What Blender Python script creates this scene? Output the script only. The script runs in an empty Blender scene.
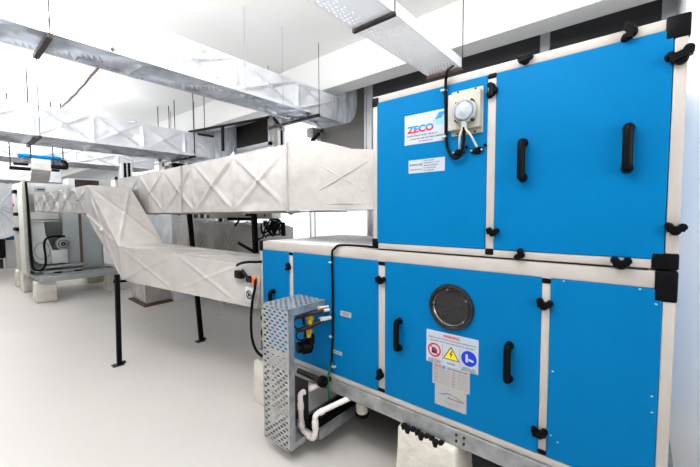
import bpy, bmesh, math, random
import numpy as np
from mathutils import Vector, Matrix, noise
random.seed(4)
SC = bpy.context.scene
COL = SC.collection

# ---------------------------------------------------------------- camera model
F = 346.645
YAW, PIT, ROL = [math.radians(a) for a in (39.642, 3.2316, -.2687)]
EYE = Vector((0, 0, 1.95))
fw = Vector((-math.sin(YAW)*math.cos(PIT), math.cos(YAW)*math.cos(PIT), -math.sin(PIT)))
rt0 = Vector((math.cos(YAW), math.sin(YAW), 0))
up0 = rt0.cross(fw)
RT = rt0*math.cos(ROL) + up0*math.sin(ROL)
UP = -rt0*math.sin(ROL) + up0*math.cos(ROL)

def ray(x, y): return fw*F + RT*(x-350) - UP*(y-233.5)
def aY(x, y, Y):
    r = ray(x, y); return EYE + r*(Y/r.y)
def aX(x, y, X):
    r = ray(x, y); return EYE + r*(X/r.x)
def aZ(x, y, Z):
    r = ray(x, y); return EYE + r*((Z-EYE.z)/r.z)

cd = bpy.data.cameras.new('camera'); cam = bpy.data.objects.new('camera', cd); COL.objects.link(cam)
cd.sensor_width = 36; cd.lens = F/700*36; cd.clip_start = .02; cd.clip_end = 200
M = Matrix((RT, UP, -fw)).transposed().to_4x4(); M.translation = EYE
cam.matrix_world = M
SC.camera = cam

# ---------------------------------------------------------------- materials
def mat(name, col, rough=.5, metal=0, bump=0, bscale=30, var=0, vscale=4, coat=0, alpha=1, stretch=None, spec=.5, trans=0):
    m = bpy.data.materials.new(name); m.use_nodes = True
    nt = m.node_tree; b = nt.nodes['Principled BSDF']
    b.inputs['Base Color'].default_value = (*col, 1)
    b.inputs['Roughness'].default_value = rough
    b.inputs['Metallic'].default_value = metal
    b.inputs['Specular IOR Level'].default_value = spec
    b.inputs['Coat Weight'].default_value = coat
    b.inputs['Alpha'].default_value = alpha
    b.inputs['Transmission Weight'].default_value = trans
    tc = nt.nodes.new('ShaderNodeTexCoord')
    src = tc.outputs['Object']
    if stretch:
        mp = nt.nodes.new('ShaderNodeMapping'); mp.inputs['Scale'].default_value = stretch
        nt.links.new(src, mp.inputs['Vector']); src = mp.outputs['Vector']
    if var:
        n = nt.nodes.new('ShaderNodeTexNoise'); n.inputs['Scale'].default_value = vscale; n.inputs['Detail'].default_value = 6
        nt.links.new(src, n.inputs['Vector'])
        r = nt.nodes.new('ShaderNodeValToRGB')
        r.color_ramp.elements[0].position = .3; r.color_ramp.elements[1].position = .7
        r.color_ramp.elements[0].color = (*[max(0, c*(1-var)) for c in col], 1)
        r.color_ramp.elements[1].color = (*[min(1, c*(1+var*.5)) for c in col], 1)
        nt.links.new(n.outputs['Fac'], r.inputs['Fac']); nt.links.new(r.outputs['Color'], b.inputs['Base Color'])
    if bump:
        n = nt.nodes.new('ShaderNodeTexNoise'); n.inputs['Scale'].default_value = bscale; n.inputs['Detail'].default_value = 5
        n.inputs['Distortion'].default_value = .6
        nt.links.new(src, n.inputs['Vector'])
        bp = nt.nodes.new('ShaderNodeBump'); bp.inputs['Strength'].default_value = bump; bp.inputs['Distance'].default_value = .02
        nt.links.new(n.outputs['Fac'], bp.inputs['Height']); nt.links.new(bp.outputs['Normal'], b.inputs['Normal'])
    return m

BLUE = mat('blue_paint', (.0, .185, .415), .5, var=.04, vscale=1.5, bump=.02, bscale=60, spec=.12)
FRAME = mat('cream_profile', (.52, .48, .44), .45, var=.08, vscale=6)
LEDGE = mat('ledge_white', (.93, .93, .93), .5)
BLACK = mat('black_plastic', (.005, .005, .006), .5, spec=.18)
CAST = mat('black_cast', (.008, .008, .009), .45, spec=.25, bump=.2, bscale=40)
RUB = mat('black_rubber', (.006, .006, .007), .55, spec=.2)
GALV = mat('galvanised_steel', (.40, .41, .41), .45, .55, var=.3, vscale=14, bump=.05)
GALVL = mat('light_galvanised', (.46, .46, .45), .4, .35, var=.15, vscale=18)
DARKM = mat('dark_metal', (.045, .04, .038), .5, .4, var=.4, vscale=12)
WRAP = mat('white_plastic_wrap', (.60, .565, .535), .27, .12, bump=.3, bscale=8, var=.08, vscale=5)
WRAPB = mat('grey_plastic_wrap', (.50, .485, .47), .4, bump=.5, bscale=9, var=.12, vscale=5)
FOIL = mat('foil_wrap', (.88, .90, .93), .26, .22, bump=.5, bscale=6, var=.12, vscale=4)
FOILU = mat('foil_underside', (.50, .54, .60), .28, .3, bump=.6, bscale=6, var=.25, vscale=5)  # darker copy of the foil, shade on duct undersides put into the colour
FOILD = mat('foil_elbow', (.78, .82, .88), .3, .3, bump=.6, bscale=8, var=.35, vscale=12, stretch=(1, 1, .25))
CONC = mat('painted_concrete', (.72, .68, .60), .85, bump=.4, bscale=25, var=.15, vscale=7)
FLOORM = mat('floor_paint', (.585, .55, .515), .42, var=.03, vscale=.8, spec=.35)
WALLM = mat('white_wall', (.86, .87, .89), .8)
CEILM = mat('white_ceiling', (.93, .925, .91), .9, var=.02, vscale=1)
PLAT = mat('white_label', (.50, .54, .60), .4)
PLAT2 = mat('beige_label', (.44, .42, .41), .45)
RED = mat('red_ink', (.65, .02, .03), .5)
INK = mat('dark_ink', (.05, .05, .07), .6)
GLOW = mat('daylight_pane', (.9, .93, .95), .5)  # pane with added glow to whiten the back wall, no opening behind
_b = GLOW.node_tree.nodes['Principled BSDF']; _b.inputs['Emission Color'].default_value = (.95, .97, 1, 1); _b.inputs['Emission Strength'].default_value = .75
SKY = mat('sky_ink', (.02, .30, .72), .5)
SKYL = mat('pale_sky_ink', (.22, .55, .85), .5)
YEL = mat('yellow_ink', (.85, .68, .02), .5)
MBLUE = mat('mandatory_blue', (.01, .05, .55), .5)
GREENI = mat('green_ink', (.12, .35, .12), .5)
PVC = mat('white_pvc', (.80, .74, .70), .35, var=.06, vscale=20)
BRASS = mat('yellow_brass', (.62, .38, .02), .35, .3)
COPPER = mat('brown_pipe', (.055, .028, .02), .45, .4, var=.3, vscale=20)
BROWN = mat('brown_timber', (.19, .13, .09), .7, var=.3)
RUST = mat('rusty_steel', (.16, .11, .09), .7, .2, var=.4, vscale=20)
DGLASS = mat('dark_window', (.15, .15, .155), .25, var=.12, vscale=2)
DGLASS2 = mat('brown_dark_window', (.06, .055, .05), .3, var=.3, vscale=6)
PANE = mat('grey_pane', (.30, .29, .28), .6, var=.15, vscale=1.2)
WHITEP = mat('white_frame', (.93, .94, .97), .5)
GREYP = mat('grey_green_panel', (.42, .45, .44), .5, var=.06)
PANELB = mat('pale_blue_grey_panel', (.52, .56, .57), .5)
GREYL = mat('light_grey_panel', (.66, .67, .66), .5, var=.06)
ORANGE = mat('orange_plastic', (.85, .16, .02), .4)
GREENW = mat('green_wire', (.01, .16, .06), .5)
BEIGE = mat('beige_steel', (.50, .47, .41), .5, var=.08)
CLEAR = mat('clear_plastic', (.62, .66, .68), .1, alpha=.38, coat=.6)
MESHM = mat('port_mesh', (.045, .043, .042), .35, .3, bump=.8, bscale=160)
CHROME = mat('worn_chrome', (.35, .34, .33), .3, .8)
TUBE = mat('clear_tube', (.62, .60, .48), .3)
DIRTY = mat('pale_scuff', (.45, .55, .5), .6)

def split_mat(name, zc):
    m = bpy.data.materials.new(name); m.use_nodes = True; nt = m.node_tree; b = nt.nodes['Principled BSDF']
    b.inputs['Roughness'].default_value = .5
    tc = nt.nodes.new('ShaderNodeTexCoord'); s = nt.nodes.new('ShaderNodeSeparateXYZ'); nt.links.new(tc.outputs['Object'], s.inputs[0])
    r = nt.nodes.new('ShaderNodeMath'); r.operation = 'GREATER_THAN'; r.inputs[1].default_value = zc
    nt.links.new(s.outputs['Z'], r.inputs[0])
    mx = nt.nodes.new('ShaderNodeMix'); mx.data_type = 'RGBA'
    mx.inputs['A'].default_value = (.65, .015, .02, 1); mx.inputs['B'].default_value = (.02, .25, .65, 1)
    nt.links.new(r.outputs[0], mx.inputs['Factor']); nt.links.new(mx.outputs['Result'], b.inputs['Base Color'])
    return m

# ---------------------------------------------------------------- mesh builder
class MB:
    def __init__(s): s.v = []; s.f = []; s.mi = []; s.sm = []; s.mats = []
    def _m(s, m):
        if m not in s.mats: s.mats.append(m)
        return s.mats.index(m)
    def add(s, vs, fs, m, smooth=False):
        o = len(s.v); s.v += [tuple(v) for v in vs]; k = s._m(m)
        for f in fs: s.f.append([o+i for i in f]); s.mi.append(k); s.sm.append(smooth)
    def hexa(s, p, m):   # p: 8 points, bottom loop 0-3, top loop 4-7
        s.add(p, [(3, 2, 1, 0), (4, 5, 6, 7), (0, 1, 5, 4), (1, 2, 6, 5), (2, 3, 7, 6), (3, 0, 4, 7)], m)
    def box(s, x0, x1, y0, y1, z0, z1, m):
        s.hexa([(x0, y0, z0), (x1, y0, z0), (x1, y1, z0), (x0, y1, z0), (x0, y0, z1), (x1, y0, z1), (x1, y1, z1), (x0, y1, z1)], m)
    def bbox(s, x0, x1, y0, y1, z0, z1, m, b=.006, seg=2):
        bm = bmesh.new(); bmesh.ops.create_cube(bm, size=1)
        for v in bm.verts: v.co = Vector((x0+(v.co.x+.5)*(x1-x0), y0+(v.co.y+.5)*(y1-y0), z0+(v.co.z+.5)*(z1-z0)))
        bmesh.ops.bevel(bm, geom=bm.edges[:], offset=b, segments=seg, affect='EDGES', profile=.5)
        s.bm(bm, m)
    def bm(s, bm, m, smooth=False):
        bm.verts.ensure_lookup_table(); bm.verts.index_update()
        s.add([v.co.copy() for v in bm.verts], [[v.index for v in f.verts] for f in bm.faces], m, smooth); bm.free()
    def bar(s, a, b, w, h, m, up=(0, 0, 1)):
        a = Vector(a); b = Vector(b); d = (b-a).normalized(); u = Vector(up)
        if abs(d.dot(u)) > .98: u = Vector((0, 1, 0))
        sd = d.cross(u).normalized()*w/2; u = sd.cross(d).normalized()*h/2
        s.hexa([a-sd-u, a+sd-u, b+sd-u, b-sd-u, a-sd+u, a+sd+u, b+sd+u, b-sd+u], m)
    def tube(s, pts, r, m, n=8, cap=True, samples=0):
        pts = [Vector(p) for p in pts]
        if samples: pts = spline(pts, samples)
        rs = r if isinstance(r, (list, tuple)) else [r]*len(pts)
        vs = []; fs = []; t0 = (pts[1]-pts[0]).normalized()
        u = Vector((0, 0, 1)) if abs(t0.z) < .9 else Vector((1, 0, 0)); u = (u - t0*u.dot(t0)).normalized()
        for i, p in enumerate(pts):
            t = (pts[min(i+1, len(pts)-1)]-pts[max(i-1, 0)]).normalized()
            u = (u - t*u.dot(t)).normalized(); w = t.cross(u)
            for k in range(n):
                a = 2*math.pi*k/n; vs.append(p + (u*math.cos(a)+w*math.sin(a))*rs[i])
        for i in range(len(pts)-1):
            for k in range(n):
                fs.append((i*n+k, i*n+(k+1) % n, (i+1)*n+(k+1) % n, (i+1)*n+k))
        if cap: fs += [tuple(range(n))[::-1], tuple((len(pts)-1)*n+k for k in range(n))]
        s.add(vs, fs, m, True)
    def lathe(s, c, axis, prof, m, n=28, closed=False):   # prof [(r, h)]
        c = Vector(c); ax = Vector(axis).normalized()
        u = Vector((0, 0, 1)) if abs(ax.z) < .9 else Vector((1, 0, 0)); u = (u-ax*u.dot(ax)).normalized(); w = ax.cross(u)
        vs = []; fs = []
        for r, h in prof:
            for k in range(n):
                a = 2*math.pi*k/n; vs.append(c+ax*h+(u*math.cos(a)+w*math.sin(a))*max(r, 1e-4))
        for i in range(len(prof)-1):
            for k in range(n): fs.append((i*n+k, i*n+(k+1) % n, (i+1)*n+(k+1) % n, (i+1)*n+k))
        s.add(vs, fs, m, True)
    def poly(s, pts, m, Y, t=.0006):   # flat polygon facing -Y, pts (X, Z)
        n = len(pts); s.add([(x, Y, z) for x, z in pts], [tuple(range(n))], m)
    def build(s, name, parent=None, smooth=None):
        me = bpy.data.meshes.new(name); me.from_pydata(s.v, [], s.f)
        for m in s.mats: me.materials.append(m)
        for i, p in enumerate(me.polygons): p.material_index = s.mi[i]; p.use_smooth = s.sm[i]
        bm = bmesh.new(); bm.from_mesh(me)
        if not getattr(s, 'flat', False): bmesh.ops.recalc_face_normals(bm, faces=bm.faces)
        bm.to_mesh(me); bm.free()
        for i, p in enumerate(me.polygons):
            pass
        try: me.set_sharp_from_angle(angle=math.radians(42))
        except Exception: pass
        o = bpy.data.objects.new(name, me); COL.objects.link(o)
        if parent:
            # keep geometry where it is: offset by the whole chain of Empty locations
            off = Vector((0, 0, 0)); q = parent
            while q: off += q.location; q = q.parent
            me.transform(Matrix.Translation(-off)); o.parent = parent
        return o

def spline(p, k=8):
    out = []; n = len(p)
    for i in range(n-1):
        a = p[max(i-1, 0)]; b = p[i]; c = p[i+1]; d = p[min(i+2, n-1)]
        for j in range(k):
            t = j/k
            out.append(.5*((2*b)+(c-a)*t+(2*a-5*b+4*c-d)*t*t+(3*b-a-3*c+d)*t**3))
    out.append(p[-1]); return out

def tag(o, label, cat, group=None, kind=None):
    o['label'] = label; o['category'] = cat
    if group: o['group'] = group
    if kind: o['kind'] = kind
    return o
def thing(name, label, cat, loc, group=None):
    o = bpy.data.objects.new(name, None); o.empty_display_size = .1; COL.objects.link(o); o.location = loc
    return tag(o, label, cat, group)
def struct(name, mb, label=None, parent=None):
    o = mb.build(name, parent); o['kind'] = 'structure'
    if label: o['label'] = label
    return o

def text(mb, body, x0, x1, zc, Y, m, h=None, bold=0, shear=0, align='fit', slope=0):
    """raised lettering lying on a plate that faces -Y; x0..x1 its extent, zc its centre"""
    cu = bpy.data.curves.new('t', 'FONT'); cu.body = body; cu.size = 1; cu.offset = max(bold, .018); cu.shear = shear
    cu.align_x = 'LEFT'; cu.resolution_u = 3
    ob = bpy.data.objects.new('t', cu); COL.objects.link(ob)
    dg = bpy.context.evaluated_depsgraph_get(); dg.update()
    me = bpy.data.meshes.new_from_object(ob.evaluated_get(dg))
    vs = [v.co.copy() for v in me.vertices]; fs = [tuple(p.vertices) for p in me.polygons]
    bpy.data.objects.remove(ob); bpy.data.curves.remove(cu); bpy.data.meshes.remove(me)
    if not vs: return
    ax, bx = min(v.x for v in vs), max(v.x for v in vs); ay, by = min(v.y for v in vs), max(v.y for v in vs)
    sx = (x1-x0)/(bx-ax); sy = (h/(by-ay)) if h else sx
    mb.add([(x0+(v.x-ax)*sx, Y, zc+(v.y-(ay+by)/2)*sy+slope*(v.x-ax)*sx) for v in vs], fs, m)

# ---------------------------------------------------------------- quilted duct wrap
def patch(mb, A, B, Cc, D, m, cells, amp, n, res=16, seed=0, xx=True, wr=.35, sag=0, vres=None):
    A, B, Cc, D, n = [Vector(q) for q in (A, B, Cc, D, n)]
    nu = cells*res; nv = vres or res; vs = []; fs = []
    for i in range(nu+1):
        for j in range(nv+1):
            u = i/nu; v = j/nv
            p = (A*(1-u)+B*u)*(1-v)+(D*(1-u)+Cc*u)*v
            cu = (u*cells) % 1 if i < nu else 1.0
            ci = int(min(u*cells, cells-1e-6))
            w = .030
            h = 0
            if xx:
                rr = .5+.5*noise.noise(Vector((ci*3.1+seed, 1.7, 0)))
                h += math.exp(-((cu-v)/w)**2)*(.7+rr*.6) + math.exp(-((cu+v-1)/w)**2)*(1.3-rr*.6)
                h += .6*math.exp(-(min(cu, 1-cu)/.03)**2)
                h -= .9*math.sin(math.pi*min(abs(cu-.5)*2, 1))*.3
            fade = min(1, 8*v*(1-v)+.0)*min(1, 12*u+.02, 12*(1-u)+.02)
            h += wr*noise.noise(p*3+Vector((seed, 0, 0))) + wr*.5*noise.noise(p*9+Vector((0, seed, 0)))
            p = p + n*h*amp*fade - Vector((0, 0, sag*math.sin(math.pi*u)))
            vs.append(p)
    for i in range(nu):
        for j in range(nv):
            a = i*(nv+1)+j; fs.append((a, a+nv+1, a+nv+2, a+1))
    mb.add(vs, fs, m, True)

def duct(mb, loops, m, cells, amp=.012, mb_bottom=None, seed=0, res=14, xx=True, wr=.5, caps=(True, True)):
    """loops: list of 4-corner sections (front-top, back-top, back-bottom, front-bottom)"""
    L = [[Vector(q) for q in l] for l in loops]
    for s in range(len(L)-1):
        a, b = L[s], L[s+1]
        ca = sum(a, Vector())/4; cb = sum(b, Vector())/4; cc = (ca+cb)/2
        for k in range(4):
            k2 = (k+1) % 4
            mid = (a[k]+a[k2]+b[k]+b[k2])/4
            nn = (b[k]-a[k]).cross(a[k2]-a[k]).normalized()
            if nn.dot(mid-cc) < 0: nn = -nn
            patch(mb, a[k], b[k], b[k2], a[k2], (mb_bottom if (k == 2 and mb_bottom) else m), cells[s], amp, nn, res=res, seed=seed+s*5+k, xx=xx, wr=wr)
    for e, ok in ((0, caps[0]), (-1, caps[1])):
        if ok: mb.add(L[e], [(0, 1, 2, 3)], m)

# ================================================================= THE SETTING
CZ = 4.04; YW = 4.3; XL = -24; XR = 3.5; YF = -4.0
b = MB(); b.box(XL, XR, YF, YW+.2, -.12, 0, FLOORM); struct('floor', b, 'pale glossy painted floor')
b = MB(); b.box(XL, XR, YF, YW+.2, CZ, CZ+.15, CEILM); struct('ceiling', b, 'white ceiling')
b = MB(); b.box(XL-.2, XL, YF, YW+.2, 0, CZ, WALLM); struct('wall_left', b)
b = MB(); b.box(XL, XR, YW, YW+.2, 0, CZ, WALLM); struct('wall_back', b, 'white wall behind the air handling units')
b = MB(); b.box(XL, XR, 3.41, 3.68, 3.60, CZ, CEILM); struct('trim_1', b, 'white ceiling beam running along the wall')
b = MB(); b.box(-5.25, -4.75, YF, 3.41, 3.80, CZ, CEILM); struct('trim_2', b, 'white cross beam between the two big foil ducts')
b = MB(); b.box(-14.5, -14.0, YF, 3.41, 3.80, CZ, CEILM); struct('trim_3', b, 'white cross beam beyond the far ducts')
b = MB(); b.bbox(.20, .62, 3.2, YW, 0, CZ, WHITEP, .01); struct('trim_4', b, 'white column beside the tall blue unit')

# window bands on the back wall (glass on a frame; the glowing panes are added)
def window(n, x0, x1, z0, z1, glass, label, bars=(), fr=.05, hbars=()):
    b = MB(); w = fr
    for (a, c, d, e) in ((x0, x1, z0, z0+w), (x0, x1, z1-w, z1), (x0, x0+w, z0, z1), (x1-w, x1, z0, z1)):
        b.box(a, c, YW-.06, YW, d, e, WHITEP)
    for t in bars: b.box(t-w/2, t+w/2, YW-.055, YW, z0, z1, WHITEP)
    for t in hbars: b.box(x0, x1, YW-.05, YW, t-w/2, t+w/2, WHITEP)
    o = struct('window_%d' % n, b, label)
    g = MB(); g.box(x0+w*.6, x1-w*.6, YW-.03, YW-.02, z0+w*.6, z1-w*.6, glass)
    q = g.build('pane', o); q['kind'] = 'structure'
    return o
window(1, aY(369, 86, YW).x, .20, 2.7, CZ-.01, DGLASS, 'dark glazed window band behind the upper blue unit', bars=(aY(546, 40, YW).x,), fr=.09)
window(2, aY(321, 90, YW).x, aY(368, 86, YW).x, 2.6, CZ-.01, PANE, 'grey glazed window behind the duct elbow', fr=.03)
window(3, aY(236, 126, YW).x, aY(272, 118, YW).x, aY(238, 152, YW).z, aY(238, 124.5, YW).z, DGLASS2, 'small dark window above the white wrapped duct', fr=.06)
window(4, -8.6, -7.2, 3.02, 3.45, DGLASS, 'row of small dark windows far along the wall', bars=(-8.0, -7.6), fr=.12)
window(5, -10.4, -9.2, 3.02, 3.45, DGLASS2, 'far small dark window behind the hanging ducts', bars=(-9.8,), fr=.14)
window(6, aY(192, 214, YW).x, aY(222, 214, YW).x, aY(200, 221, YW).z, 2.25, DGLASS2, 'dark window seen below the white wrapped duct', bars=(-8.1, -8.4), fr=.07)
window(7, aY(279, 230, YW).x, aY(371, 230, YW).x, .9, 2.35, GLOW, 'bright white window behind the lower blue unit', bars=(aY(317, 230, YW).x,), fr=.03)
window(8, -13.5, -10.6, 2.5, 3.55, GLOW, 'bright far window strip behind the ducts', bars=(-12.5, -11.5), fr=.06)
window(9, -7.15, aY(237, 126, YW).x, 2.5, 3.58, GLOW, 'bright window strip left of the small dark window', fr=.05)
window(10, aY(285, 126, YW).x, aY(320, 118, YW).x, 2.6, 3.62, GLOW, 'bright white window below the nearest ceiling duct', fr=.04)
window(11, -7.1, -4.4, .9, 2.25, GLOW, 'bright low window behind the grey folded duct', bars=(-6.2, -5.3), fr=.05)
window(12, -24+.5, -14.3, 1.2, 3.3, GLOW, 'bright window at the far left end of the back wall', bars=(-21, -18.5, -16), fr=.1)
b = MB(); b.box(-9.5, -5.6, YW-.05, YW, aY(210, 224.5, YW).z, aY(210, 222, YW).z, RUST); struct('trim_5', b, 'thin brown rail along the back wall')

# ================================================================= UPPER / LOWER BLUE UNITS
YP = 2.10
def P(x, y, off=0): return aY(x, y, YP-off)

def frame_profile(mb, x0, x1, z0, z1, m=FRAME, t=.045, ttop=None, tbot=None, depth=1.25):
    ttop = ttop or t; tbot = tbot or t
    for y in (YP, YP+depth-t):
        mb.bbox(x0+t, x1-t, y, y+t, z1-ttop, z1, m, .008); mb.bbox(x0+t, x1-t, y, y+t, z0, z0+tbot, m, .006)
        mb.bbox(x0, x0+t, y, y+t, z0, z1, m, .006); mb.bbox(x1-t, x1, y, y+t, z0, z1, m, .006)
    for x in (x0, x1-t):
        for z in (z0, z1-t): mb.bbox(x, x+t, YP+t, YP+depth-t, z, z+t, m, .006)

def panel(name, parent, x0, x1, z0, z1, label=None, thick=.03, out=.004):
    b = MB(); b.bbox(x0, x1, YP-out, YP+thick, z0, z1, BLUE, .003, 1)
    o = b.build(name, parent)
    if label: o['label'] = label
    return o

def latch(parent, x, y, rot, s=1.0):
    s *= 1.18
    """black wing latch: round boss, wing and keeper"""
    c = P(x, y); b = MB()
    ca, sa = math.cos(rot), math.sin(rot)
    def q(u, v, d): return (c.x+(u*ca-v*sa)*s, YP-d, c.z+(u*sa+v*ca)*s)
    b.lathe(q(0, -.008, 0), (0, -1, 0), [(.0, 0), (.022*s, 0), (.022*s, .022), (.015*s, .03), (0, .03)], BLACK, 14)
    b.bar(q(-.030, .0, .02), q(.032, .0, .02), .026*s, .034*s, BLACK, up=(0, 1, 0))
    b.lathe(q(.026, .008, 0), (0, -1, 0), [(0, 0), (.018*s, 0), (.016*s, .036), (0, .038)], BLACK, 10)
    b.lathe(q(-.022, .014, 0), (0, -1, 0), [(0, 0), (.019*s, 0), (.012*s, .036), (0, .038)], BLACK, 10)
    return b.build('latch', parent)

def corner(parent, x0, x1, z0, z1, name='corner_block', d=.05):
    b = MB(); b.bbox(x0, x1, YP-.006, YP+d, z0, z1, BLACK, .008); return b.build(name, parent)

def handle(parent, x, y0, y1, rev=0):
    a = P(x, y0); c = P(x, y1); X = (a.x+c.x)/2; r = .0205
    b = MB(); z1, z0 = a.z-.012, c.z+.012
    pts = [(X, YP, z1), (X, YP-.035, z1), (X, YP-.05, z1-.015), (X, YP-.052, (z0+z1)/2), (X, YP-.05, z0+.015), (X, YP-.035, z0), (X, YP, z0)]
    b.tube(pts, r, BLACK, 12, samples=4)
    for z in (z0, z1): b.lathe((X, YP-.003, z), (0, -1, 0), [(0, 0), (.024, 0), (.024, .01), (.019, .016)], BLACK, 16)
    return b.build('handle', parent)

# ---- lower unit
LX0, LX1, LZ0, LZ1 = -2.92, .145, .565, 1.685
low = thing('air_handling_unit', 'long low blue air handling unit on galvanised rail, carrying the taller blue unit', 'machine', (-1.4, YP+.6, .45))
b = MB(); frame_profile(b, LX0, LX1, LZ0, LZ1, ttop=.085)
POST = [(-2.474, -2.419), (-1.468, -1.408), (-.388, -.345)]
for x0, x1 in POST: b.bbox(x0, x1, YP, YP+.045, LZ0+.04, LZ1-.08, FRAME, .005)
b.bbox(-2.27, -2.255, YP-.001, YP+.02, .60, 1.6, FRAME, .002) if False else None
b.build('frame', low)
b = MB(); b.bbox(LX0+.02, LX1-.02, YP+.03, YP+1.22, LZ1-.03, LZ1-.001, LEDGE, .005); b.build('top_panel', low)
b = MB(); b.box(LX0+.004, LX0+.03, YP+.03, YP+1.2, LZ0+.03, LZ1-.05, GREYL)
b.box(LX1-.03, LX1-.004, YP+.03, YP+1.2, LZ0+.03, LZ1-.05, BLUE); b.box(LX0+.03, LX1-.03, YP+1.19, YP+1.22, LZ0+.03, LZ1-.05, BLUE)
b.build('side_panel', low)
BZ0, BZ1 = .612, 1.600
panel('panel', low, LX0+.043, -2.474, BZ0, BZ1)
panel('panel', low, -2.419, -1.468, BZ0, BZ1)
door_l = panel('door', low, -1.408, -.388, BZ0, BZ1, 'blue access door with round port and safety signs')
panel('panel', low, -.345, LX1-.045, BZ0, BZ1)
handle(door_l, 400, 319, 349); handle(door_l, 509.5, 343, 380)
handle(low, 274.5, 290, 303)
for x, y, r in ((381.5, 280, .1), (381, 374.5, 1.45), (544.5, 304, 0), (539.5, 432, .2)): latch(door_l, x, y, r, .85)
latch(low, 289.5, 267, 1.4, .75)
corner(low, LX0-.004, LX0+.05, LZ1-.1, LZ1+.004); corner(low, LX0-.004, LX0+.05, LZ0, LZ0+.1)
corner(low, LX1-.075, LX1+.004, LZ1-.14, LZ1+.002); corner(low, LX1-.075, LX1+.004, LZ0, LZ0+.12)
for x0, x1 in POST:
    corner(low, x0, x1, BZ1-.03, BZ1, 'post_cap'); corner(low, x0, x1, BZ0, BZ0+.03, 'post_cap')
# inspection port
c = P(451.5, 307); b = MB(); R0 = .148
b.lathe((c.x, YP, c.z), (0, -1, 0), [(R0, 0), (R0, .012), (R0*.98, .022), (R0*.86, .024), (R0*.82, .014), (R0*.78, .012)], DARKM, 48)
b.lathe((c.x, YP, c.z), (0, -1, 0), [(R0*.8, .012), (.0, .0125)], MESHM, 48)
b.lathe((c.x, YP, c.z), (0, -1, 0), [(R0*.81, .013), (R0*.79, .019), (R0*.76, .013)], CHROME, 48)
for k in range(5):
    a = k*2*math.pi/5+.5
    b.lathe((c.x+math.cos(a)*R0*.78, YP-.012, c.z+math.sin(a)*R0*.78), (0, -1, 0), [(0, .012), (.007, .012), (.009, .008), (.009, 0)], CHROME, 10)
b.build('inspection_port', door_l)

def plate(name, parent, x0, x1, z0, z1, m, off=.006, label=None, sub=None):
    b = MB(); b.box(x0, x1, YP-off, YP-.003, z0, z1, m)
    return b
def quadpx(ps):
    q = [P(*p, .006) for p in ps]
    return (q[0].x+q[3].x)/2, (q[1].x+q[2].x)/2, (q[2].z+q[3].z)/2, (q[0].z+q[1].z)/2
# warning sign
x0, x1, z0, z1 = quadpx([(426.9, 329), (478.9, 340.3), (477.8, 374.6), (426, 360.7)])
b = plate('w', door_l, x0, x1, z0, z1, PLAT); Y = YP-.0068; W = x1-x0; Hh = z1-z0; cx = (x0+x1)/2
text(b, 'WARNING', cx-W*.16, cx+W*.16, z1-Hh*.10, Y, RED, h=Hh*.09, bold=.03)
text(b, 'When you open the door the fan must be switched off and', x0+W*.04, x1-W*.04, z1-Hh*.21, Y, INK, h=Hh*.055)
text(b, 'wait until it stops. Only trained persons may open', x0+W*.07, x1-W*.07, z1-Hh*.30, Y, INK, h=Hh*.055)
for k in (1, 2): b.box(x0+W*k/3-.0006, x0+W*k/3+.0006, Y-.0001, Y+.0003, z0+Hh*.04, z1-Hh*.35, INK)
zc = z0+Hh*.40; r = Hh*.215
def disc(b, cx, cz, r, m, Y, n=32, r0=0):
    if r0:
        vs = [(cx+math.cos(2*math.pi*k/n)*q, Y, cz+math.sin(2*math.pi*k/n)*q) for q in (r0, r) for k in range(n)]
        b.add(vs, [(k, (k+1) % n, n+(k+1) % n, n+k) for k in range(n)], m)
    else: b.poly([(cx+math.cos(2*math.pi*k/n)*r, cz+math.sin(2*math.pi*k/n)*r) for k in range(n)], m, Y)
c1 = x0+W/6
disc(b, c1, zc, r, RED, Y, r0=r*.78)
for dx in (-.3, -.1, .1, .3): b.poly([(c1+r*(dx-.08), zc-r*.1), (c1+r*(dx+.08), zc-r*.1), (c1+r*(dx+.08), zc+r*(.5-abs(dx))), (c1+r*(dx-.08), zc+r*(.5-abs(dx)))], INK, Y)
b.poly([(c1-r*.4, zc-r*.45), (c1+r*.4, zc-r*.5), (c1+r*.42, zc), (c1-r*.4, zc)], INK, Y)
b.poly([(c1-r*.62, zc+r*.5), (c1-r*.5, zc+r*.62), (c1+r*.62, zc-r*.5), (c1+r*.5, zc-r*.62)], RED, Y-.0004)
c2 = cx; rr = r*1.2
b.poly([(c2-rr, zc-r*.85), (c2+rr, zc-r*.85), (c2, zc+r*1.05)], INK, Y)
b.poly([(c2-rr*.84, zc-r*.75), (c2+rr*.84, zc-r*.75), (c2, zc+r*.84)], YEL, Y-.0003)
b.poly([(c2+r*.1, zc+r*.5), (c2-r*.22, zc-r*.08), (c2-r*.02, zc-r*.08), (c2-r*.1, zc-r*.6), (c2+r*.22, zc+r*.08), (c2+r*.04, zc+r*.08), (c2+r*.22, zc+r*.46)], INK, Y-.0006)
c3 = x1-W/6
disc(b, c3, zc, r*1.05, MBLUE, Y)
b.poly([(c3-r*.45, zc+r*.55), (c3-r*.15, zc+r*.55), (c3-r*.1, zc-r*.55), (c3-r*.45, zc-r*.55)], PLAT, Y-.0003)
b.poly([(c3-r*.05, zc+r*.05), (c3+r*.7, zc-r*.15), (c3+r*.6, zc-r*.4), (c3-r*.05, zc-r*.3)], PLAT, Y-.0003)
text(b, 'DO NOT TOUCH', x0+W*.04, x0+W*.30, z0+Hh*.10, Y, INK, h=Hh*.05)
text(b, 'MOVING PARTS', x0+W*.05, x0+W*.29, z0+Hh*.04, Y, INK, h=Hh*.045)
text(b, 'DANGER', cx-W*.08, cx+W*.08, z0+Hh*.10, Y, INK, h=Hh*.055)
text(b, 'SWITCH OFF', x1-W*.28, x1-W*.05, z0+Hh*.10, Y, INK, h=Hh*.05)
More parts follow.
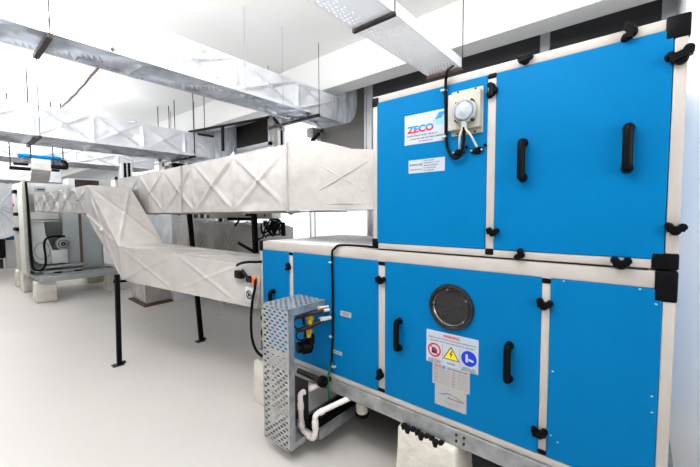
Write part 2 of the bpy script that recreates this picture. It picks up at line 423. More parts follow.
text(b, 'BEFORE OPENING', x1-W*.30, x1-W*.03, z0+Hh*.04, Y, INK, h=Hh*.045)
b.build('warning_sign', door_l)['label'] = 'white warning sign with red, yellow and blue safety symbols'
# data plate
x0, x1, z0, z1 = quadpx([(432.4, 361.8), (469.7, 371.8), (469.7, 394.5), (432.4, 383.2)])
b = plate('d', door_l, x0, x1, z0, z1, PLAT2, .005); Y = YP-.0056; W = x1-x0; Hh = z1-z0
text(b, 'ZECO', x0+W*.05, x0+W*.25, z1-Hh*.13, Y, RED, h=Hh*.10, bold=.02)
b.poly([(x0+W*.27, z1-Hh*.2), (x0+W*.33, z1-Hh*.2), (x0+W*.36, z1-Hh*.06), (x0+W*.30, z1-Hh*.06)], SKY, Y)
text(b, 'AIR HANDLING UNIT', x0+W*.42, x1-W*.05, z1-Hh*.12, Y, INK, h=Hh*.06)
for k in range(7):
    zz = z1-Hh*(.27+.1*k)
    b.box(x0+W*.18, x0+W*.48, Y, Y+.0003, zz-.0005, zz+.0005, INK); b.box(x0+W*.68, x1-W*.05, Y, Y+.0003, zz-.0005, zz+.0005, INK)
    text(b, ('MODEL', 'SR. NO.', 'CFM', 'MOTOR', 'RPM', 'VOLT', 'DATE')[k], x0+W*.05, x0+W*.15, zz+.001, Y, INK, h=Hh*.04)
    text(b, ('TYPE', 'JOB', 'SP', 'KW', 'BELT', 'AMP', 'WT')[k], x0+W*.54, x0+W*.63, zz+.001, Y, INK, h=Hh*.04)
b.build('data_plate', door_l)
# logo plate
x0, x1, z0, z1 = quadpx([(434.6, 383.6), (466.5, 393.9), (466, 414.6), (435, 403.5)])
b = plate('l', door_l, x0, x1, z0, z1, PLAT2, .005); W = x1-x0; Hh = z1-z0
def swoosh(b, pts, w, m):
    pts = spline([Vector((p[0], 0, p[1])) for p in pts], 8); n = len(pts)
    vs = []
    for i, p in enumerate(pts):
        ww = w*math.sin(math.pi*(i+.3)/(n-.4))
        vs += [(p.x, Y, p.z+ww), (p.x, Y, p.z-ww)]
    b.add(vs, [(2*i, 2*i+2, 2*i+3, 2*i+1) for i in range(n-1)], m)
swoosh(b, [(x0+W*.1, z0+Hh*.60), (x0+W*.25, z0+Hh*.60), (x0+W*.42, z0+Hh*.70), (x0+W*.6, z0+Hh*.68)], Hh*.022, MBLUE)
swoosh(b, [(x0+W*.45, z0+Hh*.69), (x0+W*.65, z0+Hh*.67), (x0+W*.8, z0+Hh*.58), (x0+W*.93, z0+Hh*.52)], Hh*.02, GREENI)
text(b, 'Euroclean', x0+W*.42, x0+W*.92, z0+Hh*.50, Y, INK, h=Hh*.08, shear=.2)
text(b, 'clean air systems', x0+W*.3, x0+W*.8, z0+Hh*.30, Y, INK, h=Hh*.035)
text(b, 'made to order', x0+W*.38, x0+W*.72, z0+Hh*.22, Y, INK, h=Hh*.03)
for u, v in ((.05, .06), (.95, .06), (.05, .94), (.95, .94)): disc(b, x0+W*u, z0+Hh*v, .0025, INK, Y, 8)
b.build('logo_plate', door_l)
# small aluminium tags
for (a0, b0, a1, b1), t in (((340.9, 310.2, 351.7, 318), ('SUPPLY', 'IN')), ((332.3, 348.8, 342.4, 355.5), ('RETURN', 'OUT'))):
    p = P(a0, b0); q = P(a1, b1); b = MB(); b.box(p.x, q.x, YP-.007, YP-.003, q.z, p.z, PLAT2)
    text(b, t[0], p.x+.008, q.x-.012, p.z-.014, YP-.0076, INK, h=.010); text(b, t[1], p.x+.03, q.x-.03, q.z+.014, YP-.0076, INK, h=.008)
    b.build('tag_plate', low)
# base rail
b = MB(); z0, z1 = .452, .563
for y in (YP-.012, YP+1.15):
    b.bbox(LX0-.05, LX1+.1, y, y+.012, z0, z1, GALV, .002, 1)
    b.box(LX0-.05, LX1+.1, y+.01, y+.07, z1-.008, z1, GALV); b.box(LX0-.05, LX1+.1, y+.01, y+.07, z0, z0+.008, GALV)
for x in (LX0, -1.9, -.9, LX1): b.box(x, x+.05, YP, YP+1.15, z0, z1, GALV)
for x in (-.85, -.80):
    for z in (.49, .53): b.lathe((x, YP-.012, z), (0, -1, 0), [(0, .008), (.008, .008), (.008, 0)], DARKM, 8)
b.build('base_rail', low)
b = MB(); b.box(LX0, LX1, YP+.02, YP+1.22, LZ0-.002, LZ0+.03, DARKM); b.build('floor_panel', low)
# paint scuffs on right panel
Y = YP-.0046
for x, y in ((564, 281), (640, 289), (656, 304), (553, 371), (652, 396), (551, 435), (558, 442), (652, 412)):
    p = P(x, y); b = MB(); b.poly([(p.x+math.cos(k*.9)*.006*(1+.4*math.sin(k*2.1+x)), p.z+math.sin(k*.9)*.004) for k in range(7)], DIRTY, Y); b.build('paint_scuff', low)

# ---- upper unit
UX0, UX1, UZ0, UZ1 = -1.518, .145, 1.692, 2.80
upu = thing('air_handling_unit', 'tall blue air handling unit with lettered sign, standing on the longer low unit', 'machine', (-.7, YP+.6, UZ0))
b = MB(); frame_profile(b, UX0, UX1, UZ0, UZ1, t=.045, ttop=.052, tbot=.045)
b.bbox(-.694, -.645, YP, YP+.045, UZ0+.04, UZ1-.04, FRAME, .005)
b.build('frame', upu)
b = MB(); b.box(UX0+.004, UX0+.03, YP+.03, YP+1.2, UZ0+.03, UZ1-.03, GREYL); b.box(UX1-.03, UX1-.004, YP+.03, YP+1.2, UZ0+.03, UZ1-.03, BLUE)
b.box(UX0+.02, UX1-.02, YP+.03, YP+1.22, UZ1-.03, UZ1-.002, GREYL); b.box(UX0+.02, UX1-.02, YP+1.19, YP+1.22, UZ0+.03, UZ1-.03, BLUE)
b.box(UX0+.02, UX1-.02, YP+.03, YP+1.22, UZ0+.002, UZ0+.03, DARKM)
b.build('side_panel', upu)
pl = panel('panel', upu, UX0+.040, -.694, 1.737, 2.750, 'blue panel with lettered sign and pressure switch')
dr = panel('door', upu, -.645, UX1-.047, 1.737, 2.748, 'blue access door with two upright black handles')
handle(dr, 523.5, 141, 180); handle(dr, 628, 126, 171)
for x, y, r, s in ((493, 91, 1.5, .85), (525.5, 60, .15, .8), (630, 33, 1.5, .85), (680, 57, .35, 1), (493, 232, .05, .75), (520.5, 254.5, 1.2, .7), (621, 263, .12, .85), (675, 229, .05, .8)):
    latch(dr, x, y, r, s)
corner(upu, UX0-.004, UX0+.05, UZ1-.075, UZ1-.01); corner(upu, UX0-.004, UX0+.05, UZ0, UZ0+.075)
corner(upu, UX1-.075, UX1+.006, UZ1-.095, UZ1+.004); corner(upu, UX1-.09, UX1+.004, UZ0, UZ0+.075)
corner(upu, -.694, -.645, 2.725, 2.755, 'post_cap'); corner(upu, -.694, -.645, UZ0+.012, UZ0+.05, 'post_cap')
b = MB(); b.box(UX0+.05, UX1-.1, YP-.001, YP+.02, UZ0-.006, UZ0, DARKM); b.build('seal', upu)
# ZECO sign
x0, x1, z0, z1 = quadpx([(404.4, 116.8), (447.3, 107.7), (447.3, 139.5), (405, 146)])
b = plate('z', pl, x0, x1, z0, z1, PLAT); Y = YP-.0068; W = x1-x0; Hh = z1-z0
zl = z0+Hh*.50
ZM = split_mat('blue_over_red_ink', 0)
text(b, 'ZECO', x0+W*.06, x0+W*.70, zl, Y, ZM, h=Hh*.24, bold=.05, shear=.0)
zsplit = zl
b.poly([(x0+W*.72, z0+Hh*.70), (x0+W*.82, z0+Hh*.92), (x0+W*.97, z0+Hh*.93), (x0+W*.87, z0+Hh*.72)], SKY, Y)
b.poly([(x0+W*.74, z0+Hh*.52), (x0+W*.72, z0+Hh*.68), (x0+W*.93, z0+Hh*.70), (x0+W*.99, z0+Hh*.54)], SKYL, Y)
text(b, 'TM', x0+W*.68, x0+W*.715, z0+Hh*.68, Y, INK, h=Hh*.03)
text(b, 'MANUFACTURED BY THE ZECO AIRCON LTD', x0+W*.07, x0+W*.78, z0+Hh*.285, Y, INK, h=Hh*.05)
text(b, 'AN ISO 9001:2008 CERTIFIED COMPANY', x0+W*.15, x0+W*.93, z0+Hh*.18, Y, INK, h=Hh*.05)
text(b, 'www.zecoaircon.com', x0+W*.35, x0+W*.68, z0+Hh*.09, Y, INK, h=Hh*.04)
sg = b.build('maker_sign', pl); sg['label'] = 'white sign lettered ZECO in blue and red'
for n in ZM.node_tree.nodes:
    if n.type == 'MATH': n.inputs[1].default_value = zsplit - UZ0
# unit label
x0, x1, z0, z1 = quadpx([(408.4, 160.4), (445, 157), (444.7, 170.3), (408.7, 174)])
b = plate('s', pl, x0, x1, z0, z1, PLAT); W = x1-x0; Hh = z1-z0
b.box(x0+W*.41, x0+W*.415, Y, Y+.0004, z0+Hh*.06, z1-Hh*.06, INK)
text(b, 'B-WH1-08', x0+W*.04, x0+W*.38, z0+Hh*.62, Y, INK, h=Hh*.15, bold=.02)
text(b, 'GROUND FLOOR', x0+W*.04, x0+W*.38, z0+Hh*.26, Y, INK, h=Hh*.09)
for k, t in enumerate(('SUPPLY AIR UNIT', 'CAPACITY 12 TR', 'MAIN OFFICE', '4 STAGE FILTER', 'IN CIRCUIT')):
    text(b, t, x0+W*.45, x0+W*(.72+.05*((k*3) % 4)), z1-Hh*(.12+.185*k), Y, INK, h=Hh*.09)
b.build('unit_label', pl)
# pressure switch on its bracket
x0, x1, z0, z1 = quadpx([(450.4, 96.4), (482.2, 91), (482.7, 127.6), (451, 132.4)])
b = MB()
b.bbox(x0+.008, x1+.006, YP-.012, YP-.004, z0-.028, z1+.024, BEIGE, .002, 1)
b.bbox(x0, x1, YP-.05, YP-.012, z0, z1, BEIGE, .004, 1)
for u, z in ((.25, z1+.016), (.8, z1+.016), (.25, z0-.018), (.8, z0-.018)): b.lathe((x0+(x1-x0)*u, YP-.012, z), (0, -1, 0), [(0, .004), (.006, .004), (.006, 0)], DARKM, 8)
br = b.build('switch_bracket', pl)
c = aY(463.3, 110.5, YP-.09); b = MB(); cc = (c.x, YP-.05, c.z)
b.lathe(cc, (0, -1, 0), [(.066, 0), (.07, .01), (.07, .032), (.06, .04)], GREYP, 32)
b.lathe(cc, (0, -1, 0), [(.062, .03), (.064, .05), (.056, .066), (.04, .074), (0, .078)], CLEAR, 32)
b.lathe(cc, (0, -1, 0), [(.0, .056), (.018, .056), (.022, .044), (.022, .03)], GREYL, 20)
b.lathe(cc, (0, -1, 0), [(.05, .036), (0, .037)], PLAT, 24)
for a in (.9, 2.3, 3.9, 5.4):
    b.lathe((c.x+math.cos(a)*.069, YP-.05, c.z+math.sin(a)*.069), (0, -1, 0), [(.0, .034), (.009, .034), (.009, 0)], DARKM, 8)
b.lathe((c.x-.002, YP-.075, c.z-.06), (0, 0, -1), [(.016, 0), (.016, .02), (.011, .026), (.011, .034)], GREYL, 12)
b.build('pressure_switch', br) if False else b.build('pressure_switch', pl)
for (xa, ya, xb, yb) in ((462, 124, 459.5, 149), (466, 124, 477, 147)):
    a = aY(xa, ya, YP-.075); q = P(xb, yb, .03); b = MB(); b.tube([a, a+Vector((0, 0, -.03)), (a+q)/2+Vector((.0, -.015, 0)), q], .0065, TUBE, 8, samples=6); b.build('air_tube', pl)
for x, y in ((459.5, 152.5), (477.8, 150.5)):
    p = P(x, y); b = MB()
    b.lathe((p.x, YP-.003, p.z), (0, -1, 0), [(0, .03), (.014, .03), (.018, .02), (.022, .008), (.024, 0)], BLACK, 14)
    b.bar((p.x-.034, YP-.012, p.z-.004), (p.x+.034, YP-.012, p.z+.004), .016, .02, BLACK)
    for s in (-1, 1): b.lathe((p.x+s*.03, YP-.02, p.z), (0, -1, 0), [(0, .005), (.006, .005), (.006, 0)], BEIGE, 8)
    b.lathe((p.x+.045, YP-.003, p.z+.025), (0, -1, 0), [(0, .01), (.009, .01), (.009, 0)], BLACK, 10)
    b.build('tube_fitting', pl)
# cable on upper unit
pts = [aY(453, 66, 2.6), aY(448, 70, YP-.03), aY(446, 79, YP-.03), P(445.6, 95, .02), P(445.8, 120, .02), P(446, 138, .02), P(448, 150, .02), P(454, 158, .03), P(460, 156, .04), P(463, 146, .05), P(464, 135, .06), aY(463.5, 125, YP-.075)]
b = MB(); b.tube(pts, .0095, RUB, 8, samples=6)
for y in (91, 137): p = P(445.8, y); b.box(p.x-.022, p.x+.014, YP-.03, YP-.003, p.z-.006, p.z+.006, PLAT)
tag(b.build('power_cable'), 'thick black cable looping down to the round pressure switch', 'cable')
# cable on lower unit
zt = LZ1+.012
p0 = P(372, 249); pts = [Vector((-1.53, YP+.03, zt)), Vector((-1.7, YP+.02, zt+.004)), Vector((-1.85, YP+.0, zt)), P(334.5, 248.5, .02), P(332, 255, .02), P(332.5, 290, .018), P(332.7, 330, .018), P(332, 350, .018), P(331, 365, .02), P(328.5, 375, .03), P(329, 382, .03)]
b = MB(); b.tube(pts, .0095, RUB, 8, samples=6)
for x, y in ((332.3, 262), (332.8, 336), (335, 366)): p = P(x, y); b.box(p.x-.016, p.x+.016, YP-.03, YP-.003, p.z-.006, p.z+.006, PLAT)
tag(b.build('power_cable'), 'thin black cable running over the ledge and down beside the perforated guard', 'cable')
b = MB(); b.tube([P(332.5, 362, .03), P(329, 372, .05), P(328.5, 385, .06), P(329, 397, .06), P(330, 400, .02)], .006, GREENW, 8, samples=5)
tag(b.build('earth_wire'), 'short green wire hanging beside the white drain pipe', 'wire')

# ================================================================= GUARD
def perforated(b, O, U, V, N, nu, nv, m, fill=.62, th=.002, margin=(0, 0)):
    """plate O + u*U + v*V with staggered oblong holes, real openings"""
    O, U, V, N = [Vector(q) for q in (O, U, V, N)]; ul = U.length; vl = V.length; U = U.normalized(); V = V.normalized()
    du = ul/nu; dv = vl/nv
    for off in (0, th):
        vs = []; fs = []
        for j in range(nv):
            k0 = 0
            shift = .5 if j % 2 else 0
            edges = [0] + [(k+shift)*du for k in range(1 if not shift else 0, nu+1) if 0 < (k+shift)*du < ul-1e-6] + [ul]
            for i in range(len(edges)-1):
                a, c = edges[i], edges[i+1]; w = c-a; z0 = j*dv; z1 = z0+dv
                o = len(vs)
                outer = [(a, z0), ((a+c)/2, z0), (c, z0), (c, (z0+z1)/2), (c, z1), ((a+c)/2, z1), (a, z1), (a, (z0+z1)/2)]
                if w < du*.8:
                    vs += [O+U*p+V*q+N*off for p, q in outer]; fs.append(tuple(o+k for k in range(8))); continue
                cx, cz = (a+c)/2, (z0+z1)/2; hw = du*fill/2; hh = dv*min(.8, fill*1.12)/2
                inner = [(cx-hw*.75, cz-hh*.75), (cx, cz-hh), (cx+hw*.75, cz-hh*.75), (cx+hw, cz), (cx+hw*.75, cz+hh*.75), (cx, cz+hh), (cx-hw*.75, cz+hh*.75), (cx-hw, cz)]
                vs += [O+U*p+V*q+N*off for p, q in outer+inner]
                for k in range(8): k2 = (k+1) % 8; fs.append((o+k, o+k2, o+8+k2, o+8+k))
        b.add(vs, fs, m)
GY = 1.69; GX0, GX1 = -2.335, -2.01; GZ0 = .105; GZ1 = 1.225
g = thing('perforated_guard', 'tall galvanised perforated guard box standing against the low blue unit', 'guard', ((GX0+GX1)/2, GY+.2, GZ0))
b = MB(); b.flat = True; perforated(b, (GX0, GY, GZ0), (GX1-GX0-.0, 0, 0), (0, 0, GZ1-GZ0), (0, -1, 0), 5, 42, GALVL, .60); o = b.build('front_mesh', g); o['label'] = 'perforated galvanised front sheet'
b = MB(); b.flat = True; perforated(b, (GX0, GY, GZ1), (GX1-GX0, 0, 0), (0, YP-GY, 0), (0, 0, 1), 5, 16, GALVL, .62); b.build('top_mesh', g)
b = MB()
fl = .055
for x in (GX0, GX1-.004):
    b.box(x, x+.004, GY, GY+fl, GZ0, GZ1, GALV); b.box(x, x+.004, GY+fl, YP-.005, GZ1-fl, GZ1, GALV)
    b.box(x, x+.004, GY+fl, YP-.005, GZ0, GZ0+fl, GALV) if x == GX0 else b.box(x, x+.004, GY+fl, GY+.16, GZ0, GZ0+fl, GALV)
b.box(GX0, GX0+.012, GY-.003, GY, GZ0, GZ1, GALVL); b.box(GX1-.016, GX1, GY-.003, GY, GZ0, GZ1, GALVL)
b.box(GX0, GX1, GY-.003, GY, GZ0, GZ0+.012, GALVL); b.box(GX0, GX1, GY-.003, GY, GZ1-.01, GZ1, GALVL)
b.box(GX0, GX1, GY, YP-.1, GZ0, GZ0+.004, GALV)
b.box(GX0+.004, GX1-.06, YP-.16, YP-.156, GZ0, .56, DARKM)  # added dark sheet standing in for the shade low inside the guard
b.build('edge_flange', g)

# valve assembly inside the guard
v = thing('valve_assembly', 'brown pipes with yellow valves behind the perforated guard', 'valves', (-2.1, 1.95, .85))
b = MB()
b.tube([aY(296, 318, 1.86), aY(310, 314, 1.92), aY(322, 311, 2.0), P(324, 310, .0)], .016, COPPER, 12)
b.tube([aY(297, 331, 1.86), aY(309, 327, 1.92), aY(322, 320, 2.02), P(325, 319, .0)], .019, COPPER, 12); b.build('pipe', v)
for x, y, r in ((321.5, 311, .017), (323, 319, .020), (321, 307.5, .012)):
    p = aY(x, y, 2.03); b = MB(); b.lathe(p, (.3, 1, 0), [(0, -.03), (r, -.03), (r, .0), (r*.8, .03), (r*.8, .08)], PVC, 14); b.build('pipe_collar', v)
for x, y in ((310, 318), (308.5, 331)):
    p = aY(x, y, 1.93); b = MB()
    b.lathe(p, (0, 0, 1), [(0, -.05), (.02, -.05), (.024, -.03), (.017, -.01), (.02, .02), (.024, .035), (0, .04)], BRASS, 12)
    b.lathe(p, (1, 0, 0), [(0, -.03), (.016, -.03), (.016, .03), (0, .03)], BRASS, 12); b.build('valve_body', v)
p = aY(297, 348, 1.90); q = aY(312, 345, 2.02); b = MB(); b.tube([p, p.lerp(q, .3), p.lerp(q, .31), p.lerp(q, .85), q], [.045, .045, .062, .062, .04], BLACK, 18); b.build('actuator', v)
p = aY(311, 337, 1.98); b = MB(); b.lathe(p, (0, 0, 1), [(0, -.05), (.03, -.05), (.03, .01), (.02, .03), (0, .03)], BLACK, 14); b.build('actuator_cap', v)
b = MB()
for (x, y, r) in ((299, 324, .045), (301, 336, .038)):
    c = aY(x, y, 1.88); b.tube([c+Vector((math.cos(a)*r, .02*math.sin(a*1.5), math.sin(a)*r*1.2)) for a in np.linspace(0, 6.0, 16)], .006, RUB, 6)
b.tube([aY(296, 312, 1.85), aY(301, 310, 1.9), aY(304, 320, 1.9), aY(306, 338, 1.9)], .006, RUB, 6, samples=5); b.build('wire_loop', v)

# insulated stub pipe to the flange
b = MB(); a = aY(296, 368, 1.95); c = P(320.5, 380.5, .0)
c = aY(322.5, 381.5, YP-.08); c = Vector((c.x, YP, c.z)); q = Vector((GX0+.08, YP-.1, c.z+.02))
b.tube([q, Vector((c.x, YP-.08, c.z))], .022, DARKM, 14)
b.lathe((c.x, YP-.08, c.z), (1, 0, 0), [(0, -.02), (.045, -.02), (.048, 0), (.045, .025), (.02, .03)], BLACK, 20)
b.tube([(c.x, YP-.08, c.z), (c.x+.02, YP, c.z)], .02, DARKM, 10)
tag(b.build('insulated_pipe'), 'dark pipe with black flange just above the white drain pipe', 'pipe')

# drip channel frame sticking out beneath the unit, bolted to the guard base
b = MB(); X1 = aY(322, 440, 1.93).x; X0 = X1-.27; Ya, Yb_, Z0 = 1.90, 2.75, aY(322, 440, 1.93).z
b.bbox(X1-.008, X1, Ya, Yb_, Z0, Z0+.085, GALV, .002, 1); b.bbox(X0, X0+.008, Ya, Yb_, Z0, Z0+.085, GALV, .002, 1)
b.box(X0, X1, Ya, Yb_, Z0, Z0+.006, DARKM); b.box(X1-.03, X1, Ya, Yb_, Z0+.079, Z0+.087, GALV)
b.box(X0, X1, Ya, Ya+.006, Z0, Z0+.05, GALV)
for k in range(3):
    xx = X0+.03+k*.07; b.box(xx, xx+.035, Ya+.02, Yb_, Z0+.01, Z0+.075-.01*(k%2), CAST)
o = b.build('drip_channel', g); o['label'] = 'grey steel channel with dark bars'

# drain pipe
def D(x, y, Y): return aY(x, y, Y)
pp = [P(319, 385, .05), D(309, 389, 1.98), D(301, 394, 1.92), D(300.6, 403, 1.90), D(301.3, 420, 1.90), D(302.5, 429, 1.90), D(308, 435, 1.88), D(313, 438, 1.87), D(315.5, 431, 1.87), D(315, 420, 1.87), D(316.5, 414.5, 1.88), D(325, 409.5, 1.95), D(350, 398, 2.12), D(356, 396, 2.25)]
b = MB(); b.tube(pp, .0225, PVC, 14, samples=5)
dp = tag(b.build('drain_pipe'), 'white plastic drain pipe bent in a U-shaped trap beside the guard', 'pipe')
def ring(a, c, r=.027):
    b = MB(); a = Vector(a); c = Vector(c); d = (c-a).normalized(); b.lathe(a, d, [(.020, 0), (r, .001), (r, (c-a).length), (.020, (c-a).length+.001)], PVC, 16); b.build('pipe_joint', dp)
for i, j, t0, t1 in ((0, 1, .4, .9), (3, 4, .0, .35), (4, 5, .2, .8), (8, 9, .2, .9), (10, 11, .3, .8), (6, 7, .1, .7), (1, 2, .3, .7)):
    ring(pp[i].lerp(pp[j], t0), pp[i].lerp(pp[j], t1))

# concrete blocks (legs of the near unit)
def block(name, x0, x1, y0, y1, z0, z1, label, group=None, seed=0, top=CONC):
    bm = bmesh.new(); bmesh.ops.create_cube(bm, size=1)
    bmesh.ops.bevel(bm, geom=bm.edges[:], offset=.06, segments=3, affect='EDGES', profile=.5)
    bmesh.ops.subdivide_edges(bm, edges=bm.edges[:], cuts=2, use_grid_fill=True)
    for v_ in bm.verts:
        t = (v_.co.z+.5); tp = 1-.06*t
        p = Vector((x0+(v_.co.x*tp+.5)*(x1-x0), y0+(v_.co.y*tp+.5)*(y1-y0), z0+t*(z1-z0)))
        n = noise.noise(p*7+Vector((seed, 0, 0)))*.006
        p += Vector((n, n, 0))
        if p.z < z0+.001: p.z = z0
        v_.co = p
    b = MB(); b.bm(bm, CONC, True); return tag(b.build(name), label, 'concrete block', group)
BX0 = aY(397, 425, YP-.03).x; BX1 = aY(459, 450, YP-.03).x
o = block('concrete_block', BX0, BX1, YP-.06, YP+.25, 0, .449, 'big cream concrete block under the rail, below the signed door', seed=2)
b = MB()
for k in range(9):
    t = k/8; b.lathe((BX0+.06+t*.28, YP-.03-.01*math.sin(k*2), .452-.004*k*.3), (0, 0, 1), [(0, .016), (.018, .012), (.026, 0), (.02, -.03), (0, -.03)], CAST, 7)
oo = b.build('rubber_pad', o); oo['label'] = 'black crumpled rubber pad'
block('concrete_block', -3.03, -2.72, YP-.04, YP+.25, 0, .449, 'cream concrete block under the left end of the rail, behind the guard', seed=5)
block('concrete_block', -2.55, -2.25, YP+.9, YP+1.2, 0, .449, 'cream concrete block at the back of the rail, seen behind the drain pipe', seed=8)
block('concrete_block', -.25, .08, YP+.0, YP+.25, 0, .449, 'cream concrete block under the right end of the rail', seed=9)
# stub of drain under rail
xx, yy = aY(362, 410, YP+.14).x, YP+.14; zb_ = aY(362, 418, YP+.10).z
b = MB(); b.lathe((xx, yy, 0), (0, 0, 1), [(0, zb_), (.046, zb_), (.046, zb_+.02), (.05, zb_+.03), (.052, .46), (0, .46)], CONC, 20)
b.lathe((xx, yy, zb_), (0, 0, 1), [(.03, -.006), (.055, -.006), (.058, .012), (.045, .022)], BLACK, 20)
o = b.build('drain_stub', low); o['label'] = 'short beige stub with a black rim under the rail'

# ================================================================= LEFT END OF THE LOW UNIT: actuator, cables
dx = LX0
ac = thing('damper_actuator', 'black damper actuator on the duct collar beside the low blue unit', 'actuator', (-3.1, 2.06, 1.25))
p = aY(246, 276, 2.08)
b = MB(); b.bbox(p.x-.10, p.x+.02, 2.0, 2.06, p.z-.02, p.z+.06, CAST, .01); b.build('body', ac)
p2 = aY(250, 279, 2.03); b = MB(); b.bar(aY(242, 270, 2.0), aY(251, 282, 2.0), .02, .02, DARKM); b.lathe(p2, (0, -1, 0), [(0, .03), (.03, .03), (.035, 0)], CAST, 16); b.build('lever', ac)
p = aY(254.6, 281, 2.02); b = MB(); b.lathe(p, (0, 0, 1), [(0, -.04), (.024, -.04), (.028, -.02), (.028, .03), (.012, .045), (0, .045)], ORANGE, 14); o = b.build('cable_gland', ac); o['label'] = 'orange cable gland'
p = aY(250, 294.5, 2.02); b = MB(); b.bbox(p.x-.075, p.x+.06, 2.012, 2.03, p.z-.075, p.z+.07, GREYL, .004)
b.lathe((p.x, 2.01, p.z), (0, -1, 0), [(.040, 0), (.046, .004), (.04, .006), (.034, .002)], DARKM, 24); b.lathe((p.x, 2.01, p.z), (0, -1, 0), [(0, .006), (.014, .006), (.016, 0)], DARKM, 14)
for k in range(3):
    a = k*2.09; b.bar((p.x, 2.006, p.z), (p.x+.036*math.cos(a), 2.006, p.z+.036*math.sin(a)), .006, .004, DARKM)
b.build('dial_plate', ac)
b = MB(); b.tube([aY(237, 265.5, 2.03), aY(240, 263.5, 2.0), aY(248, 262, 2.02), aY(256, 262, 2.06), aY(262, 261.5, 2.1)], .013, RUB, 10, samples=5)
tag(b.build('control_cable'), 'short thick black cable bridging the duct end and the blue unit', 'cable')
b = MB(); b.tube([aY(255.3, 278, 2.02), aY(255, 288, 2.0), aY(252.5, 300, 1.98), aY(251, 320, 1.98), aY(252, 338, 2.0), aY(256, 350, 2.02), aY(262, 356, 2.06), aY(268, 357, 2.09)], .013, RUB, 10, samples=5)
tag(b.build('control_cable'), 'long black cable curving down from the orange gland to behind the guard', 'cable')
b = MB(); b.tube([aY(262, 336, 2.06)+Vector((math.cos(a)*.05, 0.01*a, math.sin(a)*.07)) for a in np.linspace(-1, 5.0, 14)], .007, RUB, 6)
tag(b.build('cable_loop'), 'small black cable loop by the left edge of the guard', 'cable')
for (x, y) in ((262, 318), (263, 333)):
    p = aY(x, y, 2.1); corner(low, LX0-.01, LX0+.045, p.z-.03, p.z+.02, 'bracket')

# ================================================================= WRAPPED DUCTS AT UNIT HEIGHT
def loop(X, yf, yb, zt, zb, X2=None, yf2=None):
    X2 = X if X2 is None else X2; yf2 = yf if yf2 is None else yf2
    return [(X, yf, zt), (X, yb, zt), (X2, yb, zb), (X2, yf2, zb)]
sd = thing('wrapped_duct', 'long white wrapped duct running left from the tall blue unit', 'duct', (-4, 2.5, 1.98))
b = MB()
duct(b, [loop(-1.522, 2.14, 2.95, 2.43, 1.985), loop(-1.75, 2.14, 2.95, 2.46, 1.985), loop(-2.12, 2.13, 2.95, 2.575, 1.983), loop(-2.49, 2.12, 2.95, 2.60, 1.983)], WRAP, [1, 1, 1], .010, seed=3, res=18, xx=False, wr=.7)
b.build('tapered_section', sd)
b = MB(); duct(b, [loop(-2.49, 2.12, 2.95, 2.595, 1.983), loop(-7.0, 2.12, 2.95, 2.58, 1.975)], WRAP, [5], .022, seed=7, res=30); b.build('straight_section', sd)
b = MB(); b.box(-2.502, -2.49, 2.100, 2.96, 1.972, 2.61, WRAPB); b.build('joint_band', sd)
b = MB(); b.box(-4.62, -4.61, 2.104, 2.12, 1.975, 2.59, WRAPB); b.build('joint_band', sd)
# crossing crease ridges on tapered part
b = MB()
def ridge(a, c, r=.005): b.tube([aY(*a, 2.135), aY((a[0]+c[0])/2, (a[1]+c[1])/2, 2.131), aY(*c, 2.135)], [.001, r, .001], WRAP, 8)
ridge((291, 150), (366, 190)); ridge((298, 204), (369, 160)); ridge((297, 152), (330, 175)); ridge((318, 204), (366, 203), .003)
b.build('wrap_crease', sd)

ld = thing('wrapped_duct', 'white wrapped duct that slopes down from the far fan unit into the low blue unit', 'duct', (-5.13, 1.8, 1.1))
S0 = loop(-2.935, 2.13, 2.75, 1.43, 1.0, yf2=2.06); S0a = loop(-3.2, 2.10, 2.7, 1.43, 1.0, yf2=2.03)
S1 = [(-5.13, 1.52, 1.55), (-5.13, 2.08, 1.55), (-5.2, 2.12, 1.09), (-5.2, 1.57, 1.09)]
S2 = [(-6.2, 1.48, 2.39), (-6.2, 2.03, 2.39), (-6.38, 2.03, 1.98), (-6.38, 1.48, 1.98)]
S3 = [(-10.2, 1.46, 2.40), (-10.2, 2.03, 2.40), (-10.2, 2.03, 2.04), (-10.2, 1.46, 2.04)]
b = MB(); duct(b, [S0a, S1], WRAP, [2], .012, seed=20, res=36); b.build('level_section', ld)
b = MB(); duct(b, [S1, S2], WRAP, [1], .020, seed=31, res=36, wr=.8); b.build('sloping_section', ld)
b = MB(); duct(b, [S2, S3], WRAP, [5], .024, seed=41, res=18); b.build('far_section', ld)
b = MB(); duct(b, [S0, S0a], WRAPB, [1], .004, seed=51, res=8, xx=False); b.build('flexible_collar', ld)
# legs
def angle_leg(a, c, label, grp, foot=True, w=.05):
    t = thing('steel_stand', label, 'support', c, grp); a = Vector(a); c = Vector(c)
    b = MB(); b.bar(c+Vector((0, 0, .004)), a, w, .006, BLACK, up=(0, 1, 0)); b.bar(c+Vector((w/2, .02, .004)), a+Vector((w/2, .02, 0)), .006, w, BLACK, up=(0, 1, 0)); b.build('post', t)
    if foot: b = MB(); b.box(c.x-.05, c.x+.06, c.y-.06, c.y+.06, 0, .008, DARKM); b.box(c.x-.02, c.x+.02, c.y, c.y+.09, .008, .03, BLACK); b.build('foot_plate', t)
    return t
t = angle_leg((-5.13, 1.47, 1.19), (-5.15, 1.46, 0), 'black steel leg at the near bottom corner of the sloping duct', 'duct legs')
b = MB(); b.bar((-5.13, 1.45, 1.10), (-5.13, 1.75, 1.075), .03, .03, BLACK); b.build('arm', t)
a = aX(189, 205, -5.3); t = angle_leg((-5.35, aX(187, 205, -5.35).y, aX(187, 205, -5.35).z), (-5.14, 2.56, 0), 'leaning black steel leg behind the level white duct', 'duct legs', w=.06)
